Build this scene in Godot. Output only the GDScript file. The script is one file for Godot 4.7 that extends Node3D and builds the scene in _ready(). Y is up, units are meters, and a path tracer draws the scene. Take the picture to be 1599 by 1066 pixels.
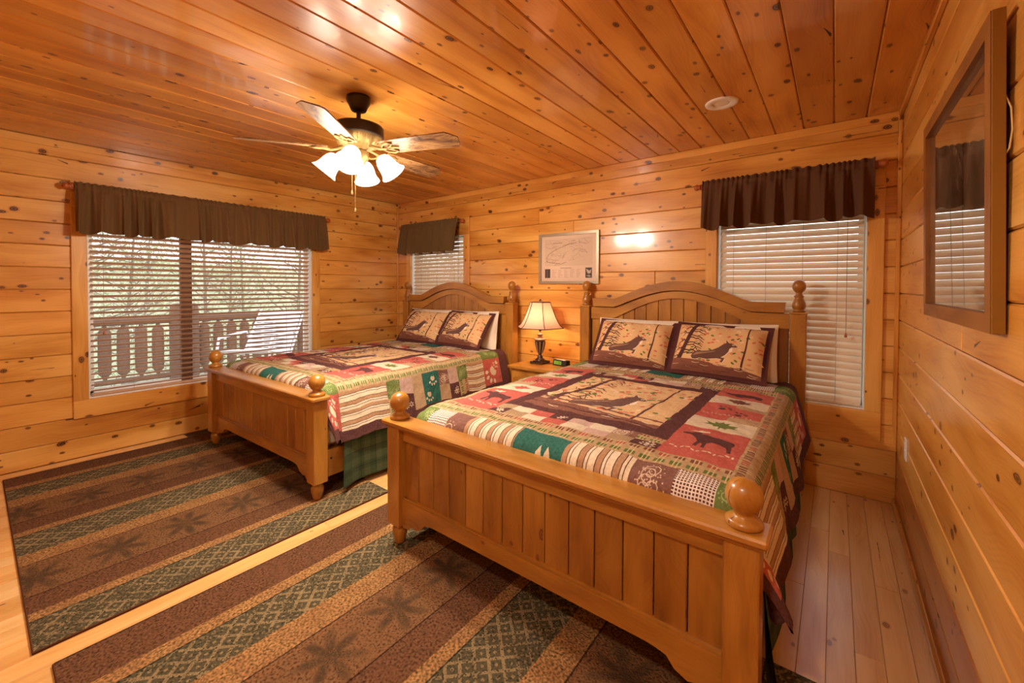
extends Node3D
# A knotty-pine bedroom with two beds. Room axes: x runs along the headboard wall, -z points to it, y is up. Metres.

const XL := -4.655   # left wall (large window)
const XR := 0.316    # right wall (framed picture)
const ZB := -3.522   # headboard wall
const ZF := 0.76      # wall behind the camera
const HC := 2.44     # ceiling
const JOINT := 0.152 # height of the first joint between wall boards
const PITCH := 0.1663

var rng := RandomNumberGenerator.new()
var taken := {}
var M := {}
var fnl := FastNoiseLite.new()

# ------------------------------------------------------------------ naming
func numbered(called: String) -> String:
	if not taken.has(called):
		taken[called] = 0
		return called
	taken[called] += 1
	return "%s_%03d" % [called, taken[called]]

func tag(o: Node, label: String, category := "", group := "", kind := "") -> void:
	if label: o.set_meta("label", label)
	if category: o.set_meta("category", category)
	if group: o.set_meta("group", group)
	if kind: o.set_meta("kind", kind)

func thing(called: String, label: String, category: String, at := Vector3.ZERO, turn := 0.0, group := "", kind := "") -> Node3D:
	var o := Node3D.new()
	o.name = numbered(called)
	add_child(o)
	o.position = at
	o.rotation.y = turn
	tag(o, label, category, group, kind)
	return o

func inst(called: String, mesh: Mesh, mat: Material, parent: Node = null) -> MeshInstance3D:
	var o := MeshInstance3D.new()
	o.mesh = mesh
	o.material_override = mat
	if parent == null:
		o.name = numbered(called)
		add_child(o)
	else:
		o.name = called
		parent.add_child(o, true)
	return o

func obj(called: String, st: SurfaceTool, mat: Material, parent: Node = null) -> MeshInstance3D:
	return inst(called, st.commit(), mat, parent)

func begin() -> SurfaceTool:
	var st := SurfaceTool.new()
	st.begin(Mesh.PRIMITIVE_TRIANGLES)
	return st

# ------------------------------------------------------------------ shapes
func uvof(p: Vector3, n: Vector3, ax: int, off: Vector2) -> Vector2:
	var o1 := (ax + 1) % 3
	var o2 := (ax + 2) % 3
	if absf(n[ax]) > 0.8:
		return Vector2(p[o1] * 0.15, p[o2]) + off
	if absf(n[o1]) > absf(n[o2]):
		return Vector2(p[ax], p[o2]) + off
	return Vector2(p[ax], p[o1]) + off

func tri(st: SurfaceTool, a: Vector3, b: Vector3, c: Vector3, ctr: Vector3, ax: int, off: Vector2) -> void:
	var n := (c - a).cross(b - a)
	if n.length_squared() < 1e-16: return
	n = n.normalized()
	if n.dot((a + b + c) / 3.0 - ctr) < 0.0:
		var t := b
		b = c
		c = t
		n = -n
	for p: Vector3 in [a, b, c]:
		st.set_normal(n)
		st.set_uv(uvof(p, n, ax, off))
		st.add_vertex(p)

func quad(st: SurfaceTool, a: Vector3, b: Vector3, c: Vector3, d: Vector3, ctr: Vector3, ax: int, off: Vector2) -> void:
	tri(st, a, b, c, ctr, ax, off)
	tri(st, a, c, d, ctr, ax, off)

# box with chamfered edges; grain (u) runs along axis ax
func cbox(st: SurfaceTool, c: Vector3, s: Vector3, b := 0.004, ax := 0, off := Vector2.ZERO) -> void:
	var h := s * 0.5
	b = minf(b, minf(h.x, minf(h.y, h.z)) * 0.9)
	for a in 3:
		var p := (a + 1) % 3
		var q := (a + 2) % 3
		for sg: float in [-1.0, 1.0]:
			var v := []
			for k: Vector2 in [Vector2(-1, -1), Vector2(1, -1), Vector2(1, 1), Vector2(-1, 1)]:
				var w := c
				w[a] += sg * h[a]
				w[p] += k.x * (h[p] - b)
				w[q] += k.y * (h[q] - b)
				v.append(w)
			quad(st, v[0], v[1], v[2], v[3], c, ax, off)
	for a in 3: # edges along a
		var p := (a + 1) % 3
		var q := (a + 2) % 3
		for sp: float in [-1.0, 1.0]:
			for sq: float in [-1.0, 1.0]:
				var v := []
				for k in 4:
					var w := c
					w[a] += (h[a] - b) * (-1.0 if k == 0 or k == 3 else 1.0)
					w[p] += sp * (h[p] - (b if k >= 2 else 0.0))
					w[q] += sq * (h[q] - (0.0 if k >= 2 else b))
					v.append(w)
				quad(st, v[0], v[1], v[2], v[3], c, ax, off)
	for sx: float in [-1.0, 1.0]:
		for sy: float in [-1.0, 1.0]:
			for sz: float in [-1.0, 1.0]:
				tri(st, c + Vector3(sx * h.x, sy * (h.y - b), sz * (h.z - b)), c + Vector3(sx * (h.x - b), sy * h.y, sz * (h.z - b)), c + Vector3(sx * (h.x - b), sy * (h.y - b), sz * h.z), c, ax, off)

func span(st: SurfaceTool, a: Vector3, b: Vector3, bev := 0.004, ax := 0, off := Vector2.ZERO) -> void:
	cbox(st, (a + b) * 0.5, (b - a).abs(), bev, ax, off)

func roff() -> Vector2:
	return Vector2(rng.randf() * 3.0, rng.randf() * 2.0)

# turned shape: profile of (radius, height), about the y axis of xf
func lathe(st: SurfaceTool, prof: Array, segs := 24, xf := Transform3D.IDENTITY, sx := 1.0, sz := 1.0) -> void:
	var n := prof.size()
	var nrm := []
	var flip := -1.0 if prof[n - 1].y < prof[0].y - 1e-6 else 1.0
	for i in n:
		var a: Vector2 = prof[maxi(i - 1, 0)]
		var b: Vector2 = prof[mini(i + 1, n - 1)]
		var t := b - a
		nrm.append(Vector2(t.y, -t.x).normalized() * flip)
	for i in n - 1:
		for k in segs:
			var idx := [[i, k], [i + 1, k], [i + 1, k + 1], [i, k], [i + 1, k + 1], [i, k + 1]]
			if flip > 0.0: idx.reverse()
			for e: Array in idx:
				var p: Vector2 = prof[e[0]]
				var an = TAU * e[1] / segs
				var q: Vector2 = nrm[e[0]]
				st.set_normal((xf.basis * Vector3(cos(an) * q.x, q.y, sin(an) * q.x)).normalized())
				st.set_uv(Vector2(p.y, an * 0.04))
				st.add_vertex(xf * Vector3(cos(an) * p.x * sx, p.y, sin(an) * p.x * sz))

func tube(st: SurfaceTool, pts: Array, rad: Array, segs := 8) -> void:
	var n := pts.size()
	var rings := []
	var up := Vector3.UP
	for i in n:
		var d: Vector3 = (pts[mini(i + 1, n - 1)] - pts[maxi(i - 1, 0)]).normalized()
		if absf(d.dot(up)) > 0.95: up = Vector3.RIGHT if absf(d.x) < 0.9 else Vector3.BACK
		var r := d.cross(up).normalized()
		var u := r.cross(d).normalized()
		var ring := []
		for k in segs:
			var an := TAU * k / segs
			ring.append(r * cos(an) + u * sin(an))
		rings.append(ring)
	var along := 0.0
	for i in n - 1:
		var step: float = (pts[i + 1] - pts[i]).length()
		for k in segs:
			var k2 := (k + 1) % segs
			for e: Array in [[i, k], [i + 1, k2], [i + 1, k], [i, k], [i, k2], [i + 1, k2]]:
				var nn: Vector3 = rings[e[0]][e[1]]
				st.set_normal(nn)
				st.set_uv(Vector2(along + (step if e[0] > i else 0.0), 0.02 * e[1]))
				st.add_vertex(pts[e[0]] + nn * rad[e[0]])
		along += step
	for e: int in [0, n - 1]:
		var d2: Vector3 = (pts[1] - pts[0]).normalized() * -1.0 if e == 0 else (pts[n - 1] - pts[n - 2]).normalized()
		for k in segs:
			var a: Vector3 = pts[e] + rings[e][k] * rad[e]
			var b: Vector3 = pts[e] + rings[e][(k + 1) % segs] * rad[e]
			tri(st, pts[e], a, b, pts[e] - d2, 0, Vector2.ZERO)

# flat outline extruded from z0 to z1 (outline in x,y), optional transform; grain along ax of the local frame
func prism(st: SurfaceTool, poly: PackedVector2Array, z0: float, z1: float, ax := 0, off := Vector2.ZERO, xf := Transform3D.IDENTITY) -> void:
	var idx := Geometry2D.triangulate_polygon(poly)
	var cw := Geometry2D.is_polygon_clockwise(poly)
	for f in 2:
		var z := z0 if f == 0 else z1
		var n := Vector3(0, 0, -1.0 if f == 0 else 1.0)
		if z0 > z1: n = -n
		for i in range(0, idx.size(), 3):
			var t := [idx[i], idx[i + 1], idx[i + 2]]
			var a: Vector3 = Vector3(poly[t[0]].x, poly[t[0]].y, z)
			var b: Vector3 = Vector3(poly[t[1]].x, poly[t[1]].y, z)
			var c: Vector3 = Vector3(poly[t[2]].x, poly[t[2]].y, z)
			if (c - a).cross(b - a).dot(n) < 0.0:
				var s := b
				b = c
				c = s
			for p: Vector3 in [a, b, c]:
				st.set_normal(xf.basis * n)
				st.set_uv(uvof(p, n, ax, off))
				st.add_vertex(xf * p)
	var m := poly.size()
	for i in m:
		var a2 := poly[i]
		var b2 := poly[(i + 1) % m]
		var e := b2 - a2
		var n2 := Vector2(e.y, -e.x).normalized() * (-1.0 if cw else 1.0)
		var n3 := Vector3(n2.x, n2.y, 0)
		var q := [Vector3(a2.x, a2.y, z0), Vector3(b2.x, b2.y, z0), Vector3(b2.x, b2.y, z1), Vector3(a2.x, a2.y, z1)]
		for t: Array in [[0, 1, 2], [0, 2, 3]]:
			var a: Vector3 = q[t[0]]
			var b: Vector3 = q[t[1]]
			var c: Vector3 = q[t[2]]
			if (c - a).cross(b - a).dot(n3) < 0.0:
				var s := b
				b = c
				c = s
			for p: Vector3 in [a, b, c]:
				st.set_normal(xf.basis * n3)
				st.set_uv(uvof(p, n3, ax, off))
				st.add_vertex(xf * p)

# cloth: P[j][i] rows of points with UV, given a thickness (0 = single sheet)
func cloth(st: SurfaceTool, P: Array, U: Array, thick := 0.0) -> void:
	var nv := P.size()
	var nu: int = P[0].size()
	var N := []
	for j in nv:
		var row := PackedVector3Array()
		for i in nu:
			var dx: Vector3 = P[j][mini(i + 1, nu - 1)] - P[j][maxi(i - 1, 0)]
			var dy: Vector3 = P[mini(j + 1, nv - 1)][i] - P[maxi(j - 1, 0)][i]
			var n := dx.cross(dy)
			row.append(n.normalized() if n.length_squared() > 1e-14 else Vector3.UP)
		N.append(row)
	for side in (2 if thick > 0.0 else 1):
		var k := -thick if side == 1 else 0.0
		for j in nv - 1:
			for i in nu - 1:
				var q := [[j, i], [j, i + 1], [j + 1, i + 1], [j, i], [j + 1, i + 1], [j + 1, i]]
				if side == 0: q.reverse()
				for e: Array in q:
					var n: Vector3 = N[e[0]][e[1]]
					st.set_normal(-n if side == 1 else n)
					st.set_uv(U[e[0]][e[1]])
					st.add_vertex(P[e[0]][e[1]] + n * k)
	if thick > 0.0:
		var rim := []
		for i in nu: rim.append([0, i])
		for j in range(1, nv): rim.append([j, nu - 1])
		for i in range(nu - 2, -1, -1): rim.append([nv - 1, i])
		for j in range(nv - 2, 0, -1): rim.append([j, 0])
		for r in rim.size():
			var a: Array = rim[r]
			var b: Array = rim[(r + 1) % rim.size()]
			var pa: Vector3 = P[a[0]][a[1]]
			var pb: Vector3 = P[b[0]][b[1]]
			var qa: Vector3 = pa - N[a[0]][a[1]] * thick
			var qb: Vector3 = pb - N[b[0]][b[1]] * thick
			var fn: Vector3 = (pb - pa).cross(N[a[0]][a[1]]).normalized()
			for e: Array in [[pa, a], [qb, b], [pb, b], [pa, a], [qa, a], [qb, b]]:
				st.set_normal(fn)
				st.set_uv(U[e[1][0]][e[1][1]])
				st.add_vertex(e[0])

# ------------------------------------------------------------------ pictures
func noise_bytes(gw: int, gh: int, w: int, h: int, freq: float, sd: int, oct := 3) -> PackedByteArray:
	fnl.noise_type = FastNoiseLite.TYPE_SIMPLEX_SMOOTH
	fnl.seed = sd
	fnl.frequency = freq
	fnl.fractal_type = FastNoiseLite.FRACTAL_FBM
	fnl.fractal_octaves = oct
	var im := fnl.get_seamless_image(gw, gh)
	im.convert(Image.FORMAT_L8)
	im.resize(w, h, Image.INTERPOLATE_CUBIC)
	return im.get_data()

func ramp(stops: Array) -> PackedByteArray:
	var out := PackedByteArray()
	out.resize(256 * 3)
	for i in 256:
		var t := i / 255.0 * (stops.size() - 1)
		var k := mini(int(t), stops.size() - 2)
		var c: Color = (stops[k] as Color).lerp(stops[k + 1], t - k)
		out[i * 3] = int(c.r * 255.0)
		out[i * 3 + 1] = int(c.g * 255.0)
		out[i * 3 + 2] = int(c.b * 255.0)
	return out

# boards of knotty wood, u along the grain. ppm = pixels per metre
func wood_picture(w: int, h: int, ppm: float, sd: int, stops: Array, n_knots: int, knot_r: float, knot_dark: Color, streak: float, grain: float) -> ImageTexture:
	var r := RandomNumberGenerator.new()
	r.seed = sd
	var A := noise_bytes(192, 192, w, h, 0.018, sd, 2)
	var B := noise_bytes(128, 256, w, h, 0.02, sd + 1, 3)
	var C := noise_bytes(96, h, w, h, 0.12, sd + 2, 3)
	var disp := PackedFloat32Array()
	disp.resize(w * h)
	var knots := []
	for k in n_knots:
		var rr := knot_r * ppm * r.randf_range(0.4, 1.25)
		if r.randf() < 0.3: rr *= 0.55
		knots.append([r.randf() * w, r.randf() * h, rr * r.randf_range(1.0, 1.75), rr * r.randf_range(0.6, 0.95), r.randf_range(0.66, 1.0)])
	for kn: Array in knots:
		var L: float = kn[2] * 4.0
		var V: float = kn[3] * 3.5
		for dy in range(-int(V), int(V) + 1):
			for dx in range(-int(L), int(L) + 1):
				var f := exp(-(dx * dx) / (L * L * 0.18)) * exp(-absf(dy) / (V * 0.35))
				var x := posmod(int(kn[0]) + dx, w)
				var y := posmod(int(kn[1]) + dy, h)
				disp[y * w + x] += (1.0 if dy > 0 else -1.0) * f * kn[3] * -1.1
	var table := PackedFloat32Array()
	table.resize(1024)
	for i in 1024:
		var ph := i / 1024.0
		table[i] = pow(0.5 + 0.5 * sin(TAU * (ph * 23.0 + 1.3 * sin(TAU * ph * 3.0))), 2.0) * 0.6 + pow(0.5 + 0.5 * sin(TAU * (ph * 9.0 + sin(TAU * ph * 2.0 + 1.0))), 3.0) * 0.4
	var lut := ramp(stops)
	var out := PackedByteArray()
	out.resize(w * h * 3)
	var i := 0
	var sc := 1024.0 / (ppm * 0.42)
	for y in h:
		for x in w:
			var v := y + (A[i] - 128) * 0.32 + disp[i]
			var val := table[int(v * sc) & 1023] * grain * 90.0 + (B[i] - 90) * streak + (C[i] - 128) * 0.42 * grain + 70.0
			var t := clampi(int(val), 0, 255) * 3
			var o := i * 3
			out[o] = lut[t]
			out[o + 1] = lut[t + 1]
			out[o + 2] = lut[t + 2]
			i += 1
	for kn: Array in knots: # the knots themselves: ringed, with a dark rim and a warm halo of grain
		var a: float = kn[2]
		var b: float = kn[3]
		var reach := 1.9
		for dy in range(-int(b * reach) - 1, int(b * reach) + 2):
			for dx in range(-int(a * reach) - 1, int(a * reach) + 2):
				var d := sqrt((dx * dx) / (a * a) + (dy * dy) / (b * b)) + (C[posmod(dx * 7 + dy * 3, w)] - 128) * 0.0012
				if d > reach: continue
				var k: float
				if d < 1.0:
					k = kn[4] * (0.72 + 0.28 * sin(d * 9.0)) if d < 0.8 else kn[4]
				else:
					k = 0.42 * kn[4] * pow((reach - d) / (reach - 1.0), 1.6)
				var o := (posmod(int(kn[1]) + dy, h) * w + posmod(int(kn[0]) + dx, w)) * 3
				var kc := knot_dark if d < 1.0 else knot_dark.lerp(Color8(168, 92, 34), .8)
				out[o] = int(lerpf(out[o], kc.r8, k))
				out[o + 1] = int(lerpf(out[o + 1], kc.g8, k))
				out[o + 2] = int(lerpf(out[o + 2], kc.b8, k))
	var im := Image.create_from_data(w, h, false, Image.FORMAT_RGB8, out)
	for q in n_knots / 9: # spike knots and thin pitch streaks
		var p := Vector2(r.randf_range(.05, .9) * w, r.randf_range(.05, .95) * h)
		var L := r.randf_range(.03, .09) * ppm
		var a := r.randf_range(-.35, .35)
		var d := Vector2(cos(a), sin(a))
		if q % 2: stroke(im, [p, p + d * L * .4, p + d * L], L * .16, 2.0, knot_dark.lerp(Color8(120, 60, 24), .3))
		else: stroke(im, [p, p + Vector2(L, L * .02), p + Vector2(L * 2.2, 0)], 3.0, 1.0, knot_dark.lerp(Color8(130, 70, 30), .4))
	return ImageTexture.create_from_image(im)

func fill_poly(im: Image, pts: PackedVector2Array, c: Color) -> void:
	var y0 := 1e9
	var y1 := -1e9
	for p in pts:
		y0 = minf(y0, p.y)
		y1 = maxf(y1, p.y)
	var n := pts.size()
	for y in range(maxi(0, int(y0)), mini(im.get_height() - 1, int(y1) + 1) + 1):
		var yc := y + 0.5
		var xs := []
		for i in n:
			var a := pts[i]
			var b := pts[(i + 1) % n]
			if (a.y <= yc) != (b.y <= yc):
				xs.append(a.x + (yc - a.y) / (b.y - a.y) * (b.x - a.x))
		xs.sort()
		for k in range(0, xs.size() - 1, 2):
			var x0 := int(round(xs[k]))
			var x1 := int(round(xs[k + 1]))
			if x1 > x0: im.fill_rect(Rect2i(x0, y, x1 - x0, 1), c)

func ell(im: Image, c: Vector2, rx: float, ry: float, col: Color, turn := 0.0) -> void:
	var p := PackedVector2Array()
	for k in 20:
		p.append(c + Vector2(cos(TAU * k / 20) * rx, sin(TAU * k / 20) * ry).rotated(turn))
	fill_poly(im, p, col)

func stroke(im: Image, pts: Array, w0: float, w1: float, col: Color) -> void:
	for i in pts.size() - 1:
		var a: Vector2 = pts[i]
		var b: Vector2 = pts[i + 1]
		var d := (b - a)
		if d.length() < 0.01: continue
		var n := d.orthogonal().normalized()
		var wa := lerpf(w0, w1, float(i) / (pts.size() - 1)) * 0.5
		var wb := lerpf(w0, w1, float(i + 1) / (pts.size() - 1)) * 0.5
		var e := d.normalized() * 0.6
		fill_poly(im, PackedVector2Array([a - e + n * wa, b + e + n * wb, b + e - n * wb, a - e - n * wa]), col)

func shape(im: Image, pts: Array, o: Vector2, s: Vector2, col: Color, turn := 0.0) -> void:
	var p := PackedVector2Array()
	for q: Array in pts:
		p.append(o + (Vector2(q[0], q[1]) * s).rotated(turn))
	fill_poly(im, p, col)

const DEER := [[.12, .72], [.15, .63], [.20, .59], [.27, .57], [.38, .52], [.47, .45], [.53, .37], [.565, .335], [.555, .26], [.60, .325], [.655, .33], [.715, .385], [.69, .41], [.64, .42], [.615, .47], [.61, .54], [.575, .62], [.52, .675], [.575, .69], [.545, .78], [.515, .775], [.535, .715], [.47, .70], [.40, .72], [.35, .75], [.25, .75], [.19, .78], [.14, .77]]
const MOOSE := [[.02, .22], [.10, .16], [.17, .17], [.22, .10], [.30, .06], [.36, .12], [.33, .19], [.45, .17], [.62, .24], [.80, .30], [.90, .34], [.93, .48], [.90, .60], [.92, .80], [.94, .97], [.88, .97], [.85, .80], [.82, .66], [.72, .60], [.58, .62], [.52, .70], [.53, .97], [.47, .97], [.46, .76], [.42, .72], [.40, .97], [.34, .97], [.36, .66], [.30, .50], [.20, .36], [.10, .34], [.03, .30]]
const LEAF := [[.5, 0], [.58, .2], [.72, .1], [.68, .32], [.95, .25], [.85, .45], [1, .55], [.72, .62], [.66, .78], [.53, .72], [.51, 1], [.49, 1], [.47, .72], [.34, .78], [.28, .62], [0, .55], [.15, .45], [.05, .25], [.32, .32], [.28, .1], [.42, .2]]

func paw(im: Image, c: Vector2, s: float, col: Color, turn := 0.0) -> void:
	var pad := [[-.5, .1], [-.35, -.2], [0, -.32], [.35, -.2], [.5, .1], [.42, .42], [.15, .5], [-.1, .42], [-.38, .5]]
	shape(im, pad, c, Vector2(s, s) * 0.62, col, turn)
	for k in 4:
		var a := -PI / 2 + (k - 1.5) * 0.62
		ell(im, c + (Vector2(cos(a), sin(a)) * s * 0.56).rotated(turn), s * 0.15, s * 0.11, col, turn + a)

func hoof(im: Image, c: Vector2, s: float, col: Color, turn := 0.0) -> void:
	for sg: float in [-1.0, 1.0]:
		shape(im, [[0.05 * sg, .5], [0.04 * sg, -.05], [.16 * sg, -.5], [.34 * sg, -.2], [.36 * sg, .25], [.2 * sg, .5]], c, Vector2(s, s), col, turn)

func woods(im: Image, R: Rect2, r: RandomNumberGenerator) -> void: # the leaping deer between trees, printed on shams and quilt
	var o := R.position
	var s := R.size
	im.fill_rect(Rect2i(R), Color8(214, 176, 128))
	var brown := Color8(84, 52, 48)
	for k in 150: # fallen leaves
		var p := o + Vector2(r.randf(), r.randf() * 0.9) * s
		var c: Color = [Color8(198, 108, 84), Color8(214, 128, 100), Color8(98, 110, 56), Color8(226, 196, 160)][r.randi() % 4]
		ell(im, p, s.x * 0.021, s.y * 0.016, c, r.randf_range(-0.7, 0.7))
	# tree on the left with drooping branches
	var base := o + Vector2(.085, .84) * s
	var top := o + Vector2(.225, -.01) * s
	for k in 15:
		var t := 0.08 + k * 0.062
		var q := base.lerp(top, t)
		var sg := 1.0 if k % 3 != 0 else -1.0
		var L := s.x * (0.25 - 0.1 * t) * (1.0 if sg > 0 else 0.5)
		var pts := []
		for e in 7:
			var u := e / 6.0
			pts.append(q + Vector2(sg * L * u, s.y * (-0.10 * u + 0.16 * u * u) + s.y * 0.012 * sin(u * 14.0 + k)))
		stroke(im, pts, s.x * 0.018, s.x * 0.008, brown)
		stroke(im, [pts[3], pts[3] + Vector2(sg * L * .25, -s.y * .05), pts[3] + Vector2(sg * L * .4, -s.y * .03)], s.x * 0.008, s.x * 0.004, brown)
	stroke(im, [base, base.lerp(top, .5) + Vector2(s.x * .01, 0), top], s.x * 0.062, s.x * 0.045, brown)
	# slim tree on the right
	stroke(im, [o + Vector2(.80, .95) * s, o + Vector2(.825, .5) * s, o + Vector2(.835, 0) * s], s.x * 0.022, s.x * 0.014, brown)
	# ground
	var g := PackedVector2Array([o + Vector2(0, .80) * s, o + Vector2(.3, .83) * s, o + Vector2(.7, .90) * s, o + Vector2(1, .93) * s, o + Vector2(1, 1) * s, o + Vector2(0, 1) * s])
	fill_poly(im, g, Color8(128, 82, 66))
	for k in 26:
		var p := o + Vector2(r.randf() * .9, .86 + r.randf() * .12) * s
		stroke(im, [p, p + Vector2(s.x * .05, s.y * .012), p + Vector2(s.x * .09, s.y * .004)], s.y * 0.008, s.y * 0.004, Color8(94, 58, 50) if k % 3 else Color8(222, 200, 170))
	# the deer
	shape(im, DEER, o + s * Vector2(.137, .163), s * .86, Color8(232, 214, 190))
	shape(im, DEER, o + s * Vector2(.142, .17), s * .84, Color8(104, 74, 66))
	shape(im, [[.14, .70], [.2, .62], [.3, .585], [.42, .53], [.45, .53], [.3, .62], [.2, .68]], o + s * Vector2(.142, .17), s * .84, Color8(160, 122, 92))
	ell(im, o + Vector2(.692, .472) * s, s.x * 0.012, s.y * 0.014, Color8(240, 228, 210))
	ell(im, o + Vector2(.692, .472) * s, s.x * 0.006, s.y * 0.008, Color8(40, 26, 24))
	shape(im, [[.61, .44], [.635, .43], [.63, .5], [.605, .53]], o + s * Vector2(.06, .11), s, Color8(236, 222, 204))
	stroke(im, [o + Vector2(.25, .67) * s, o + Vector2(.28, .59) * s, o + Vector2(.31, .67) * s], s.x * .014, s.x * .006, brown)
	# pale sprigs above the deer
	for k in 7:
		var p := o + Vector2(.5 + .04 * k, .11 + .03 * (k % 3)) * s
		stroke(im, [p, p + Vector2(s.x * .012, -s.y * .05), p + Vector2(s.x * .03, -s.y * .02)], s.x * .006, s.x * .004, Color8(240, 222, 190))

const RED := Color("b4564a")
const CREAM := Color("d3c2a6")
const TAN := Color("b0906c")
const DARK := Color("54302e")
const OLIVE := Color("66743a")
const TEAL := Color("2c6156")

func patch(im: Image, R: Rect2i, kind: String, r: RandomNumberGenerator) -> void:
	var o := Vector2(R.position)
	var s := Vector2(R.size)
	match kind:
		"red":
			im.fill_rect(R, RED)
			for k in 7: vine(im, o + Vector2(r.randf(), r.randf()) * s, s.x * .12, RED.lightened(0.13), r, R)
		"cream":
			im.fill_rect(R, CREAM)
			for k in 5: vine(im, o + Vector2(r.randf(), r.randf()) * s, s.x * .1, CREAM.darkened(0.14), r, R)
		"tan":
			im.fill_rect(R, TAN)
			for k in 5: vine(im, o + Vector2(r.randf(), r.randf()) * s, s.x * .1, TAN.darkened(0.2), r, R)
		"dark":
			im.fill_rect(R, DARK)
			for k in 3:
				var c := o + Vector2(r.randf_range(.25, .75), r.randf_range(.25, .75)) * s
				for e in 6:
					var a := TAU * e / 6.0
					ell(im, c + Vector2(cos(a), sin(a)) * 13.0, 7.0, 3.5, CREAM, a)
		"pink":
			im.fill_rect(R, Color8(192, 160, 146))
			for k in 5: vine(im, o + Vector2(r.randf(), r.randf()) * s, s.x * .12, Color8(170, 132, 122), r, R)
		"check":
			im.fill_rect(R, Color8(226, 212, 198))
			for y in range(0, R.size.y, 10):
				for x in range(0, R.size.x, 10):
					im.fill_rect(Rect2i(R.position.x + x, R.position.y + y, 6, 6).intersection(R), DARK)
		"tancheck":
			im.fill_rect(R, TAN)
			for y in range(0, R.size.y, 8):
				for x in range(0, R.size.x, 8):
					im.fill_rect(Rect2i(R.position.x + x, R.position.y + y, 4, 4).intersection(R), TAN.darkened(.35))
		"green":
			im.fill_rect(R, OLIVE)
			for k in 9: swirl(im, o + Vector2(r.randf_range(.1, .9), r.randf_range(.1, .9)) * s, 17.0, Color8(150, 162, 102), R)
		"paisley":
			im.fill_rect(R, Color8(122, 82, 70))
			for k in 5: swirl(im, o + Vector2(r.randf_range(.15, .85), r.randf_range(.15, .85)) * s, 30.0, Color8(212, 186, 160), R)
		"stripev", "stripeh":
			im.fill_rect(R, Color8(224, 206, 176))
			var n := (R.size.x if kind == "stripev" else R.size.y)
			var at := 0
			var k := 0
			while at < n:
				var w: int = [20, 3, 10, 3, 26, 3][k % 6]
				var c: Color = [Color8(176, 134, 98), Color8(72, 46, 40), Color8(228, 212, 184), Color8(72, 46, 40), Color8(224, 206, 176), Color8(72, 46, 40)][k % 6]
				var q := Rect2i(R.position.x + at, R.position.y, w, R.size.y) if kind == "stripev" else Rect2i(R.position.x, R.position.y + at, R.size.x, w)
				im.fill_rect(q.intersection(R), c)
				at += w
				k += 1
		"plaid":
			plaid(im, R, true)
		"teal":
			im.fill_rect(R, TEAL)
		"brown":
			im.fill_rect(R, DARK)

func vine(im: Image, c: Vector2, L: float, col: Color, r: RandomNumberGenerator, R: Rect2i) -> void:
	var pts := []
	var a := r.randf() * TAU
	for k in 9:
		var p := c + Vector2(cos(a + k * .5), sin(a + k * .5)) * L * k / 9.0
		pts.append(p.clamp(Vector2(R.position) + Vector2(2, 2), Vector2(R.end) - Vector2(3, 3)))
	stroke(im, pts, 2.6, 1.6, col)

func swirl(im: Image, c: Vector2, L: float, col: Color, R: Rect2i) -> void:
	var pts := []
	for k in 16:
		var a := k * 0.62 + c.x
		var p := c + Vector2(cos(a), sin(a)) * L * (1.0 - k / 17.0)
		pts.append(p.clamp(Vector2(R.position) + Vector2(2, 2), Vector2(R.end) - Vector2(3, 3)))
	stroke(im, pts, 3.6, 2.0, col)
	for k in 10:
		var a := k * TAU / 10.0
		var p := (c + Vector2(cos(a), sin(a)) * L * 1.12).clamp(Vector2(R.position) + Vector2(3, 3), Vector2(R.end) - Vector2(4, 4))
		ell(im, p, 2.4, 2.4, col)

func plaid(im: Image, R: Rect2i, both: bool) -> void: # ribbon of tan with green, brown and red blocks and fine cream lines
	im.fill_rect(R, Color8(176, 146, 106))
	var horiz := R.size.x >= R.size.y
	var n := R.size.x if horiz else R.size.y
	var d := R.size.y if horiz else R.size.x
	var step := 52
	for k in range(0, n, step):
		var row1 := int(d * 0.10)
		var row2 := int(d * 0.62)
		var c1: Color = [Color8(116, 66, 50), Color8(168, 78, 62), Color8(116, 66, 50)][(k / step) % 3]
		var q1 := Rect2i(k, row1, 36, int(d * .24))
		var q2 := Rect2i(k, row2, 36, int(d * .26))
		for e: Array in [[q1, c1], [q2, Color8(92, 106, 52)], [Rect2i(k + 11, 0, 4, d), Color8(200, 178, 130)], [Rect2i(k + 24, 0, 4, d), Color8(200, 178, 130)]]:
			var q: Rect2i = e[0]
			if not horiz: q = Rect2i(q.position.y, q.position.x, q.size.y, q.size.x)
			im.fill_rect(Rect2i(q.position + R.position, q.size).intersection(R), e[1])

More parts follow.
